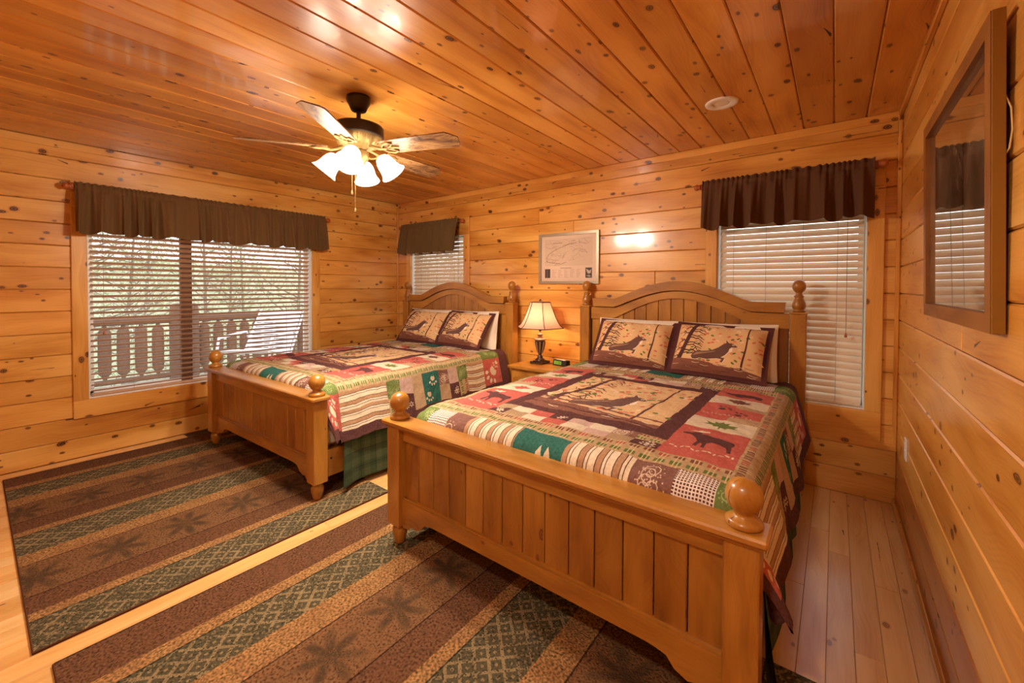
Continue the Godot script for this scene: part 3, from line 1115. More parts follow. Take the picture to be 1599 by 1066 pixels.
# ------------------------------------------------------------------ windows, blinds and valances
# frame: origin at the window's lower middle on the wall face, x along the wall (left to right seen from inside), z into the room
func window(called: String, label: String, xf: Transform3D, w: float, h: float, mullion: float, casing: Array) -> void:
	var o := thing(called, label, "window", Vector3.ZERO, 0.0, "", "structure")
	o.transform = xf
	var cw: float = casing[0]
	var ap: float = casing[1]
	for sg: float in [-1.0, 1.0]:
		var st := begin()
		span(st, Vector3(sg * w / 2, -.001, 0), Vector3(sg * (w / 2 + cw), h + .02, .018), .004, 1, roff())
		obj("side_casing", st, M.wall[rng.randi() % 2], o)
	var s2 := begin()
	span(s2, Vector3(-w / 2 - cw, h, 0), Vector3(w / 2 + cw, h + .2, .02), .004, 0, roff())
	obj("head_casing", s2, M.wall[0], o)
	s2 = begin()
	span(s2, Vector3(-w / 2 - cw, -ap, 0), Vector3(w / 2 + cw, 0, .018), .004, 0, roff())
	obj("apron", s2, M.wall[1], o)
	for sg: float in [-1.0, 1.0]: # jamb lining
		s2 = begin()
		span(s2, Vector3(sg * w / 2, 0, -.14), Vector3(sg * (w / 2 - .008), h, .0), .001, 1, roff())
		obj("jamb", s2, M.vinyl, o)
	s2 = begin()
	span(s2, Vector3(-w / 2 + .008, 0, -.14), Vector3(w / 2 - .008, .012, 0.0), .002, 0, roff())
	obj("sill", s2, M.vinyl, o)
	s2 = begin()
	span(s2, Vector3(-w / 2 + .008, h - .01, -.14), Vector3(w / 2 - .008, h, 0.0), .002, 0, roff())
	obj("head", s2, M.vinyl, o)
	# vinyl sash
	var fw := .035
	s2 = begin()
	span(s2, Vector3(-w / 2 + .008, .012, -.125), Vector3(-w / 2 + .008 + fw, h - .01, -.09), .004)
	span(s2, Vector3(w / 2 - .008 - fw, .012, -.125), Vector3(w / 2 - .008, h - .01, -.09), .004)
	span(s2, Vector3(-w / 2 + .008, .012, -.125), Vector3(w / 2 - .008, .012 + fw, -.09), .004)
	span(s2, Vector3(-w / 2 + .008, h - .01 - fw, -.125), Vector3(w / 2 - .008, h - .01, -.09), .004)
	var sash := obj("sash", s2, M.vinyl, o)
	if mullion > -90.0:
		s2 = begin()
		span(s2, Vector3(mullion - .042, .012, -.13), Vector3(mullion + .042, h - .01, -.075), .004, 1)
		obj("mullion", s2, M.log, o)
	else:
		s2 = begin()
		span(s2, Vector3(-w / 2 + .043, h * .52, -.12), Vector3(w / 2 - .043, h * .52 + .035, -.095), .004)
		obj("meeting_rail", s2, M.vinyl, o)
	s2 = begin()
	var cuts := [-w / 2 + .043, w / 2 - .043]
	if mullion > -90.0: cuts = [-w / 2 + .043, mullion - .042, mullion + .042, w / 2 - .043]
	for c in range(0, cuts.size(), 2):
		var s3 := begin()
		span(s3, Vector3(cuts[c], .047, -.112), Vector3(cuts[c + 1], h - .045, -.108), .0005)
		obj("pane", s3, M.glass, o)

func blind(label: String, xf: Transform3D, w: float, h: float, tilt: float, m: Material, cords: Array, wand: float) -> void:
	var o := thing("window_blind", label, "blind")
	o.transform = xf
	var st := begin()
	span(st, Vector3(-w / 2, h - .05, -.062), Vector3(w / 2, h - .012, -.006), .003)
	obj("headrail", st, M.vinyl, o)
	# one slat, slightly crowned
	st = begin()
	var poly := PackedVector2Array()
	for k in 5:
		var t := -1.0 + k * 0.5
		poly.append(Vector2(t * .0245, .0030 * (1.0 - t * t) + .0015))
	for k in 5:
		var t := 1.0 - k * 0.5
		poly.append(Vector2(t * .0245, .0030 * (1.0 - t * t) - .0013))
	# prism lies in (x=depth, y) and is pushed along the blind
	prism(st, poly, -w / 2 + .004, w / 2 - .004, 2, Vector2.ZERO, Transform3D(Basis(Vector3(0, 0, -1), Vector3(0, 1, 0), Vector3(1, 0, 0)), Vector3.ZERO))
	var slat := st.commit()
	var y := .055
	while y < h - .06:
		var s := inst("slat", slat, m, o)
		s.transform = Transform3D(Basis(Vector3.RIGHT, tilt + rng.randf_range(-.02, .02)), Vector3(0, y, -.034))
		y += .0444
	st = begin()
	span(st, Vector3(-w / 2 + .004, .014, -.056), Vector3(w / 2 - .004, .034, -.010), .004)
	obj("bottom_rail", st, m, o)
	for c: float in cords:
		st = begin()
		tube(st, [Vector3(c, .03, -.0085), Vector3(c, h - .05, -.0085)], [.0011, .0011], 5)
		obj("lift_cord", st, M.cord, o)
	st = begin()
	tube(st, [Vector3(wand, h - .05, .002), Vector3(wand, h * .36, .002)], [.0016, .0016], 5)
	var c2 := obj("pull_cord", st, M.cord, o)
	st = begin()
	lathe(st, [Vector2(.001, h * .36), Vector2(.006, h * .36 - .008), Vector2(.0085, h * .36 - .03), Vector2(.001, h * .36 - .034)], 10, Transform3D(Basis(), Vector3(wand, 0, .002)))
	obj("tassel", st, M.rod, c2)

# valance hanging from a wooden rod; frame as the window's, origin at the middle of the rod's underside on the wall face
func valance(label: String, xf: Transform3D, w: float, drop: float, m: Material, sd: int, folds: float) -> void:
	var o := thing("valance", label, "curtain")
	o.transform = xf
	var r := RandomNumberGenerator.new()
	r.seed = sd
	var d := .075
	var st := begin()
	tube(st, [Vector3(-w / 2 - .02, 0, d), Vector3(w / 2 + .02, 0, d)], [.0105, .0105], 12)
	var rod := obj("rod", st, M.rod, o)
	for sg: float in [-1.0, 1.0]:
		st = begin()
		lathe(st, [Vector2(.001, .045), Vector2(.014, .042), Vector2(.023, .03), Vector2(.024, .018), Vector2(.016, .006), Vector2(.019, 0), Vector2(.019, -.006), Vector2(.001, -.008)], 16, Transform3D(Basis(Vector3(0, 0, 1), -sg * PI / 2), Vector3(sg * (w / 2 + .02), 0, d)))
		obj("finial", st, M.rod, rod)
		st = begin()
		span(st, Vector3(sg * (w / 2 + .008) - .012, -.02, 0), Vector3(sg * (w / 2 + .008) + .012, .02, d + .004), .004, 2)
		obj("bracket", st, M.rod, rod)
	# irregular pleats: fold centres at uneven spacing
	var nu := int(w * 170.0)
	var ph := []
	var amp := []
	var acc := 0.0
	var rate := folds
	var am := 1.0
	var prev := -1
	for i in nu + 1:
		var turn_no := int(acc / TAU)
		if turn_no != prev:
			prev = turn_no
			rate = folds * r.randf_range(.5, 1.75)
			am = r.randf_range(.45, 1.15)
		acc += rate * w / nu * TAU
		ph.append(acc)
		amp.append(am if i == 0 else lerpf(amp[i - 1], am, .12))
	var P := []
	var U := []
	var rows := [.04, .03, .022, .015, 0.0, -.015, -.022, -.04, -.06, -.09, -.13, -.18, -.24, -.30, -.36]
	for jj in rows.size():
		var y: float = rows[jj]
		if y < -.03: y = -.03 + (y + .03) * (drop - .03) / .33
		var k := clampf(-(y + .015) / drop, 0, 1)
		var pr := PackedVector3Array()
		var ur := PackedVector2Array()
		for i in nu + 1:
			var x := -w / 2 + w * i / nu
			var fine := sin(ph[i] * 3.0 + sd) * .0045 + sin(ph[i] * 5.7) * .0025
			var sn := sin(ph[i])
			var big: float = (sn * absf(sn) * .35 + sn * .3 + .55) * amp[i]
			var z := d + .021 + fine * (1.0 - k * .75) + big * .078 * pow(k, .5)
			var yy := y
			if jj == 0: yy += .004 * sin(ph[i] * 3.0 + 1.0)
			if jj == rows.size() - 1: yy += .010 * sin(ph[i] * .5 + sd) + .006 * sn
			if y > .016: z = d + fine * 1.7 + .012
			var side: float = cos(ph[i]) * .016 * k * amp[i]
			pr.append(Vector3(x * (1.0 + .014 * k) + side, yy, z))
			ur.append(Vector2(x, yy))
		P.append(pr)
		U.append(ur)
	st = begin()
	cloth(st, P, U, .0022)
	obj("fabric", st, m, o)
	# the back half of the rod pocket
	P = []
	U = []
	for e: Array in [[.015, d + .002], [.012, d - .012], [0.0, d - .0165], [-.012, d - .012], [-.019, d + .006]]:
		var pr := PackedVector3Array()
		var ur := PackedVector2Array()
		for i in range(0, nu + 1, 3):
			pr.append(Vector3(w / 2 - w * i / nu, e[0], e[1]))
			ur.append(Vector2(w / 2 - w * i / nu, e[0]))
		P.append(pr)
		U.append(ur)
	st = begin()
	cloth(st, P, U, 0.0)
	obj("rod_pocket", st, m, o)

func build_windows() -> void:
	# left wall: seen from inside, the wall's right is -z
	var bl := Basis(Vector3(0, 0, -1), Vector3.UP, Vector3(1, 0, 0))
	var zc: float = (WIN_L[0] + WIN_L[1]) / 2
	window("window_1", "wide double window onto the deck in the left wall", Transform3D(bl, Vector3(XL, WIN_L[2], zc)), WIN_L[1] - WIN_L[0], WIN_L[3] - WIN_L[2], zc + 1.222, [.088, .14])
	blind("wide tan blind with open slats over the deck window", Transform3D(bl, Vector3(XL, WIN_L[2], zc)), WIN_L[1] - WIN_L[0] - .03, WIN_L[3] - WIN_L[2] - .012, -.40, M.slat_open, [-.62, -.2, .2, .62], -.80)
	valance("long brown gathered valance over the wide deck window", Transform3D(bl, Vector3(XL, 2.095, -1.478)), 1.97, .345, M.valance[0], 3, 7.5)
	var bb := Basis()
	var xm: float = (WIN_M[0] + WIN_M[1]) / 2
	window("window_2", "narrow window behind the headboard of the far bed", Transform3D(bb, Vector3(xm, WIN_M[2], ZB)), WIN_M[1] - WIN_M[0], WIN_M[3] - WIN_M[2], -99.0, [.09, .2])
	blind("closed cream blind behind the headboard of the far bed", Transform3D(bb, Vector3(xm, WIN_M[2], ZB)), WIN_M[1] - WIN_M[0] - .03, WIN_M[3] - WIN_M[2] - .012, 1.02, M.slat, [-.3, 0.0, .3], .38)
	valance("short olive brown valance in the corner over the far bed", Transform3D(bb, Vector3(-3.94, 2.10, ZB)), 1.04, .34, M.valance[2], 8, 7.0)
	var xr: float = (WIN_R[0] + WIN_R[1]) / 2
	window("window_3", "narrow window behind the headboard of the near bed", Transform3D(bb, Vector3(xr, WIN_R[2], ZB)), WIN_R[1] - WIN_R[0], WIN_R[3] - WIN_R[2], -99.0, [.082, .2])
	blind("closed cream blind behind the headboard of the near bed", Transform3D(bb, Vector3(xr, WIN_R[2], ZB)), WIN_R[1] - WIN_R[0] - .03, WIN_R[3] - WIN_R[2] - .012, 1.02, M.slat, [-.33, -.12, .1, .29], .34)
	valance("dark brown gathered valance over the right window", Transform3D(bb, Vector3(-.315, 2.118, ZB)), 1.0, .325, M.valance[1], 15, 8.0)

# ------------------------------------------------------------------ beds
const HB_Y := [1.237, 1.168, 1.055] # cap top at the shoulders, cap underside, panel opening at the shoulders

func arch(y_sh: float, y_pk: float, x_flat: float, x_end: float, n := 18) -> Array: # half-symmetric arch from -x_end to x_end
	var pts := []
	pts.append(Vector2(-x_end, y_sh))
	for k in n + 1:
		var t := -1.0 + 2.0 * k / n
		var c := cos(t * PI / 2)
		pts.append(Vector2(t * x_flat, y_sh + (y_pk - y_sh) * pow(c, 1.12)))
	pts.append(Vector2(x_end, y_sh))
	return pts

func make_bed(label: String, at: Vector3, turn: float, length: float) -> Node3D:
	# origin: on the floor under the middle of the footboard's front face; -z toward the head
	var b := thing("bed", label, "bed", at, turn)
	var hw := .7925 # half the distance between post centres
	var pw := .092
	var zf := -.046
	# ---- footboard: upper and lower rails are the frame
	var st := begin()
	var inner := hw - pw / 2
	span(st, Vector3(-inner, .545, zf - .016), Vector3(inner, .628, zf + .018), .004, 0, roff())
	var low := PackedVector2Array([Vector2(-inner, .245), Vector2(-inner, .10)])
	for e: Array in [[.05, .105], [.075, .125], [.10, .118], [.14, .135], [.165, .165], [.20, .172], [.23, .175]]: low.append(Vector2(-inner + e[0], e[1]))
	for e: Array in [[.23, .175], [.20, .172], [.165, .165], [.14, .135], [.10, .118], [.075, .125], [.05, .105]]: low.append(Vector2(inner - e[0], e[1]))
	low.append(Vector2(inner, .10))
	low.append(Vector2(inner, .245))
	prism(st, low, zf - .016, zf + .018, 0, roff())
	var fb := obj("footboard", st, M.bed[0], b)
	st = begin()
	prism(st, PackedVector2Array([Vector2(-inner, .2455), Vector2(inner, .2455), Vector2(inner, .255), Vector2(-inner, .255)]), zf - .006, zf + .014, 0, roff())
	obj("rail_moulding", st, M.bed[0], fb)
	var x := -inner
	var np := 14
	for k in np:
		st = begin()
		var x1 := x + 2 * inner / np
		span(st, Vector3(x + .0018, .24, zf - .012), Vector3(x1 - .0018, .55, zf + .002), .0036, 1, roff())
		obj("plank", st, M.bed[rng.randi() % 3], fb)
		x = x1
	for sg: float in [-1.0, 1.0]:
		st = begin()
		cbox(st, Vector3(sg * hw, (.108 + .628) / 2, zf), Vector3(pw, .52, pw), .004, 1, roff())
		obj("post", st, M.bed[0], fb)
		st = begin()
		lathe(st, [Vector2(.001, .0), Vector2(.022, .0), Vector2(.026, .012), Vector2(.036, .045), Vector2(.039, .065), Vector2(.036, .084), Vector2(.027, .092), Vector2(.034, .098), Vector2(.034, .108), Vector2(.001, .109)], 24, Transform3D(Basis(), Vector3(sg * hw, 0, zf)))
		obj("foot", st, M.bed[1], fb)
		st = begin()
		lathe(st, [Vector2(.001, .651), Vector2(.046, .652), Vector2(.05, .658), Vector2(.049, .668), Vector2(.042, .674), Vector2(.028, .68), Vector2(.025, .69), Vector2(.033, .698), Vector2(.044, .712), Vector2(.0495, .73), Vector2(.049, .748), Vector2(.042, .767), Vector2(.029, .780), Vector2(.012, .7865), Vector2(.001, .7875)], 28, Transform3D(Basis(), Vector3(sg * hw, 0, zf)))
		obj("finial", st, M.bed[0], fb)
	st = begin()
	span(st, Vector3(-hw - pw / 2 - .022, .628, zf - pw / 2 - .008), Vector3(hw + pw / 2 + .022, .6525, zf + pw / 2 + .022), .006, 0, roff())
	obj("cap", st, M.bed[0], fb)
	st = begin()
	span(st, Vector3(-hw - pw / 2 - .010, .617, zf + pw / 2 - .03), Vector3(hw + pw / 2 + .010, .6275, zf + pw / 2 + .010), .003, 0, roff())
	obj("cap_moulding", st, M.bed[0], fb)
	# ---- headboard
	var zh := -length
	st = begin()
	var outer := arch(1.160, 1.306, .52, hw - pw / 2)
	var inr := arch(1.055, 1.249, .56, hw - pw / 2)
	var frame := PackedVector2Array()
	for p: Vector2 in outer: frame.append(p)
	inr.reverse()
	for p: Vector2 in inr: frame.append(p)
	prism(st, frame, zh - .018, zh + .016, 0, roff())
	span(st, Vector3(-inner, .36, zh - .016), Vector3(inner, .50, zh + .014), .004, 0, roff())
	var hb := obj("headboard", st, M.bed[0], b)
	# crown piece above, standing proud
	var co := arch(1.237, 1.386, .52, .725)
	var ci := arch(1.167, 1.313, .52, .715)
	var crown := PackedVector2Array()
	for p: Vector2 in co: crown.append(p)
	ci.reverse()
	for p: Vector2 in ci: crown.append(p)
	st = begin()
	prism(st, crown, zh - .024, zh + .040, 0, roff())
	obj("crown_rail", st, M.bed[1], hb)
	var gap := PackedVector2Array() # dark reveal between crown rail and frame
	var g1 := arch(1.175, 1.321, .52, .715)
	var g0 := arch(1.15, 1.296, .52, .715)
	for p: Vector2 in g1: gap.append(p)
	g0.reverse()
	for p: Vector2 in g0: gap.append(p)
	st = begin()
	prism(st, gap, zh - .017, zh - .007, 0, roff())
	obj("reveal_strip", st, M.bed[2], hb)
	np = 15
	x = -inner
	for k in np:
		var x1 := x + 2 * inner / np
		var xm := (x + x1) / 2
		var top := 1.07
		if absf(xm) < .55: top = 1.075 + .19 * pow(cos(xm / .56 * PI / 2), 1.12)
		st = begin()
		span(st, Vector3(x + .0018, .42, zh - .012), Vector3(x1 - .0018, top, zh + .002), .0036, 1, roff())
		obj("plank", st, M.bed[rng.randi() % 3], hb)
		x = x1
	for sg: float in [-1.0, 1.0]:
		st = begin()
		cbox(st, Vector3(sg * (hw + .006), 1.16 / 2, zh), Vector3(pw, 1.16, pw), .004, 1, roff())
		obj("post", st, M.bed[1], hb)
		st = begin()
		cbox(st, Vector3(sg * (hw + .006), 1.166, zh), Vector3(pw + .012, .014, pw + .012), .004, 0, roff())
		obj("post_cap", st, M.bed[0], hb)
		st = begin()
		lathe(st, [Vector2(.001, 1.172), Vector2(.036, 1.173), Vector2(.039, 1.18), Vector2(.034, 1.187), Vector2(.030, 1.19), Vector2(.037, 1.2), Vector2(.041, 1.214), Vector2(.039, 1.232), Vector2(.03, 1.256), Vector2(.024, 1.27), Vector2(.029, 1.274), Vector2(.029, 1.282), Vector2(.022, 1.288), Vector2(.019, 1.3), Vector2(.02, 1.306), Vector2(.032, 1.318), Vector2(.039, 1.334), Vector2(.041, 1.35), Vector2(.037, 1.368), Vector2(.026, 1.384), Vector2(.012, 1.391), Vector2(.001, 1.393)], 26, Transform3D(Basis(), Vector3(sg * (hw + .006), 0, zh)))
		obj("finial", st, M.bed[1], hb)
	# ---- side rails
	for sg: float in [-1.0, 1.0]:
		st = begin()
		span(st, Vector3(sg * (hw - .012), .12, zh + .046), Vector3(sg * (hw + .014), .29, zf - .046), .004, 2, roff())
		var sr := obj("side_rail", st, M.bed[0], b)
		st = begin()
		lathe(st, [Vector2(.001, .004), Vector2(.006, .003), Vector2(.007, 0)], 10, Transform3D(Basis(Vector3(0, 0, 1), -sg * PI / 2), Vector3(sg * (hw + .014), .235, zf - .085)))
		obj("bolt", st, M.bronze, sr)
	return b

func make_mattress(label: String, at: Vector3, turn: float, length: float) -> void:
	var o := thing("mattress", label, "mattress", at, turn)
	var st := begin()
	span(st, Vector3(-.765, .30, -length + .05), Vector3(.765, .45, -.11), .02, 0)
	obj("box_spring", st, M.sheet, o)
	st = begin()
	span(st, Vector3(-.755, .45, -length + .055), Vector3(.755, .672, -.135), .05, 0)
	obj("mattress_top", st, M.sheet, o)

# quilt over the mattress. origin as the bed's; shift moves its middle
func quilt_mesh(length: float) -> ArrayMesh:
	var st := begin()
	var P := []
	var U := []
	var s0 := .715
	var zc := -.925          # middle of the framed scene behind the footboard's face
	var t0 := -.155 - zc     # flat part ends here toward the foot
	var R := .06
	var nz := FastNoiseLite.new()
	nz.seed = 6
	nz.frequency = 3.2
	var fine := FastNoiseLite.new()
	fine.seed = 7
	fine.frequency = 11.0
	var nx := 132
	var nt := 112
	var sA := -1.115
	var tA := zc - (-length + .10)
	for j in nt + 1:
		var t := lerpf(-tA, 1.065, j / float(nt))
		var pr := PackedVector3Array()
		var ur := PackedVector2Array()
		for i in nx + 1:
			var s := lerpf(sA, -sA, i / float(nx))
			var e := Vector2(maxf(0.0, absf(s) - s0), maxf(0.0, t - t0))
			var sg := signf(s)
			var d := e.length()
			if e.x > 0.0 and e.y > 0.0: d *= 1.0 - .23 * 2.0 * e.x * e.y / (d * d)
			var bx := clampf(s, -s0, s0)
			var bt := minf(t, t0)
			var y := .705 + .010 * nz.get_noise_2d(bx, bt) + .005 * fine.get_noise_2d(s, t)
			y += .012 * (1.0 - pow(absf(bx) / s0, 4.0))
			if t > t0 - .12: y -= .012 * pow(clampf((t - t0 + .12) / .12, 0, 1), 2.0)
			var p := Vector3(bx, y, zc + bt)
			if d > 0.0:
				var n := e.normalized()
				var arc := R * PI / 2
				var out: float
				var down: float
				var hang := maxf(0.0, d - arc)
				if d < arc:
					out = R * sin(d / R)
					down = R * (1.0 - cos(d / R))
				else:
					out = R
					down = R + hang * .975
				var corner := 2.0 * n.x * n.y # 1 at the corner's diagonal
				var ph := t * 11.0 + 2.2 * sin(t * 3.1) + sg
				var wave := (sin(ph) * .5 + .5) * .05 * n.x + corner * .02
				var ox := out + hang * (.07 + .10 * n.x) + hang * 1.6 * wave * n.x
				var oz := minf(out, .056) + corner * .004 * sin(hang * 20.0)
				p.x += sg * n.x * ox
				if n.y > 0.0: p.x += sg * pow(corner, .45) * hang * .26
				p.z += n.y * oz
				p.y -= down
				p.y += .006 * sin(ph * 1.7) * minf(hang * 8.0, 1.0)
			pr.append(p)
			ur.append(Vector2(.5 + s / (2.0 * QH), .5 + t / (2.0 * QH)))
		P.append(pr)
		U.append(ur)
	cloth(st, P, U, .009)
	return st.commit()

func bed_skirt(label: String, at: Vector3, turn: float, length: float) -> void:
	var o := thing("bed_skirt", label, "bed skirt", at, turn)
	for sg: float in [-1.0, 1.0]:
		var P := []
		var U := []
		for j in 9:
			var k := j / 8.0
			var pr := PackedVector3Array()
			var ur := PackedVector2Array()
			for i in 71:
				var z := lerpf(-.22, -length + .12, i / 70.0)
				if sg < 0: z = lerpf(-length + .12, -.22, i / 70.0)
				var pleat := sin(z * 17.0 + sin(z * 5.0) * 2.0)
				var x := .815 + (.012 * pleat + .02) * k
				var zz := z
				if z > -.30: # the free front end swings out
					x += .035 * k * (z + .30) / .08
					zz += .05 * k * (z + .30) / .08
				pr.append(Vector3(sg * x, lerpf(.43, .035, k), zz))
				ur.append(Vector2(z, lerpf(.43, .035, k)))
			P.append(pr)
			U.append(ur)
		var st := begin()
		cloth(st, P, U, .003)
		obj("side_panel", st, M.skirt, o)
	var st2 := begin()
	span(st2, Vector3(-.815, .425, -length + .12), Vector3(.815, .431, -.22), .001, 0)
	obj("deck_cloth", st2, M.skirt, o)

func pillow_mesh(w: float, h: float, thick: float, flange: float) -> ArrayMesh:
	var st := begin()
	var n := 30
	var m := 22
	for side in 2:
		var P := []
		var U := []
		for j in m + 1:
			var v := 1.0 - 2.0 * j / m
			var pr := PackedVector3Array()
			var ur := PackedVector2Array()
			for i in n + 1:
				var u := -1.0 + 2.0 * i / n
				var uu := u if side == 0 else -u
				var fu := clampf(absf(uu) * (w / 2) / (w / 2 - flange), 0, 1)
				var fv := clampf(absf(v) * (h / 2) / (h / 2 - flange), 0, 1)
				var z := thick / 2 * pow(maxf(0.0, 1.0 - pow(fu, 4.5)), .55) * pow(maxf(0.0, 1.0 - pow(fv, 4.0)), .55)
				z += .004 * sin(uu * 9.0 + v * 4.0) * z * 20.0
				z += .0025
				var px := uu * w / 2 * (1.0 - .025 * (1.0 - v * v) * absf(uu))
				var py := v * h / 2 * (1.0 - .03 * (1.0 - uu * uu) * absf(v))
				pr.append(Vector3(px, py, z if side == 0 else -z))
				ur.append(Vector2(.5 + uu * .5, .5 - v * .5))
			P.append(pr)
			U.append(ur)
		cloth(st, P, U, 0.0)
	return st.commit()

func build_beds() -> void:
	var near_at := Vector3(-.992, 0.012, -1.315)
	var far_at := Vector3(-3.345, 0.012, -1.245)
	var far_turn := deg_to_rad(2.0)
	var near_len := 2.125
	var far_len := 2.125
	make_bed("near honey pine bed with ball finials on the right rug", near_at, 0.0, near_len)
	make_bed("far honey pine bed with ball finials beside the wide window", far_at, far_turn, far_len)
	make_mattress("mattress of the near bed under its quilt", near_at, 0.0, near_len)
	make_mattress("mattress of the far bed under its quilt", far_at, far_turn, far_len)
	var q := quilt_mesh(near_len)
	for e: Array in [["patchwork lodge quilt spread over the near bed", near_at + Vector3(.022, -.012, 0), 0.0], ["patchwork lodge quilt spread over the far bed", far_at + Vector3(.012, -.012, 0), far_turn]]:
		var o := inst("quilt", q, M.quilt)
		o.position = e[1]
		o.rotation.y = e[2]
		tag(o, e[0], "quilt")
	bed_skirt("dark green plaid skirt under the near bed", near_at, 0.0, near_len)
	bed_skirt("dark green plaid skirt under the far bed", far_at, far_turn, far_len)
	var sham := pillow_mesh(.64, .435, .17, .03)
	var white := pillow_mesh(.66, .44, .13, .0)
	var put := func(called: String, mesh: Mesh, m: Material, label: String, at: Vector3, lean: float, turn: float, roll: float, base: Vector3, bturn: float, group: String) -> void:
		var o := inst(called, mesh, m)
		var B := Basis(Vector3.UP, bturn)
		o.transform = Transform3D(B * Basis(Vector3.UP, turn) * Basis(Vector3.RIGHT, -lean) * Basis(Vector3.BACK, roll), base + B * at)
		tag(o, label, "pillow", group)
	for e: Array in [["near", near_at, 0.0], ["far", far_at, far_turn]]:
		var L: String = e[0]
		put.call("pillow_sham", sham, M.sham, "deer print sham on the left side of the %s bed" % L, Vector3(-.285, .885, -1.915), .62, .04, -.02, e[1], e[2], "deer print pillow shams")
		put.call("pillow_sham", sham, M.sham, "deer print sham on the right side of the %s bed" % L, Vector3(.345, .89, -1.905), .62, -.03, -.02, e[1], e[2], "deer print pillow shams")
		put.call("pillow", white, M.sheet, "white pillow behind the left sham of the %s bed" % L, Vector3(-.30, .855, -2.03), .14, 0.02, .0, e[1], e[2], "white bed pillows")
		put.call("pillow", white, M.sheet, "white pillow behind the right sham of the %s bed" % L, Vector3(.365, .86, -2.03), .14, -.03, .02, e[1], e[2], "white bed pillows")

# ------------------------------------------------------------------ rugs
func build_rugs() -> void:
	for e: Array in [["striped brown and green leaf rug under the far bed's footboard", Vector3(-4.5, 0, -.125), -1.66], ["striped brown and green leaf rug under the near bed's footboard", Vector3(-2.17, 0, -.165), -1.738]]:
		var o := thing("rug", e[0], "rug", e[1], 0.0, "striped leaf rugs")
		var w := 2.205
		var d: float = e[1].z - e[2]
		var th := .011
		var st := begin()
		var P := []
		var U := []
		var nz := FastNoiseLite.new()
		nz.seed = 2
		nz.frequency = 2.0
		for j in 41:
			var pr := PackedVector3Array()
			var ur := PackedVector2Array()
			for i in 57:
				var x := w * i / 56.0
				var z := -d + d * j / 40.0
				pr.append(Vector3(x, th + .0012 * nz.get_noise_2d(x, z), z))
				ur.append(Vector2(i / 56.0, j / 40.0))
			P.append(pr)
			U.append(ur)
		cloth(st, P, U, 0.0)
		obj("pile", st, M.rug, o)
		st = begin()
		tube(st, [Vector3(0, .0055, 0), Vector3(w, .0055, 0), Vector3(w, .0055, -d), Vector3(0, .0055, -d), Vector3(0, .0055, -.001)], [.0055, .0055, .0055, .0055, .0055], 8)
		obj("binding", st, M.rug_edge, o)
		st = begin()
		span(st, Vector3(.003, .001, -d + .003), Vector3(w - .003, .009, -.003), .001)
		obj("backing", st, M.rug_edge, o)

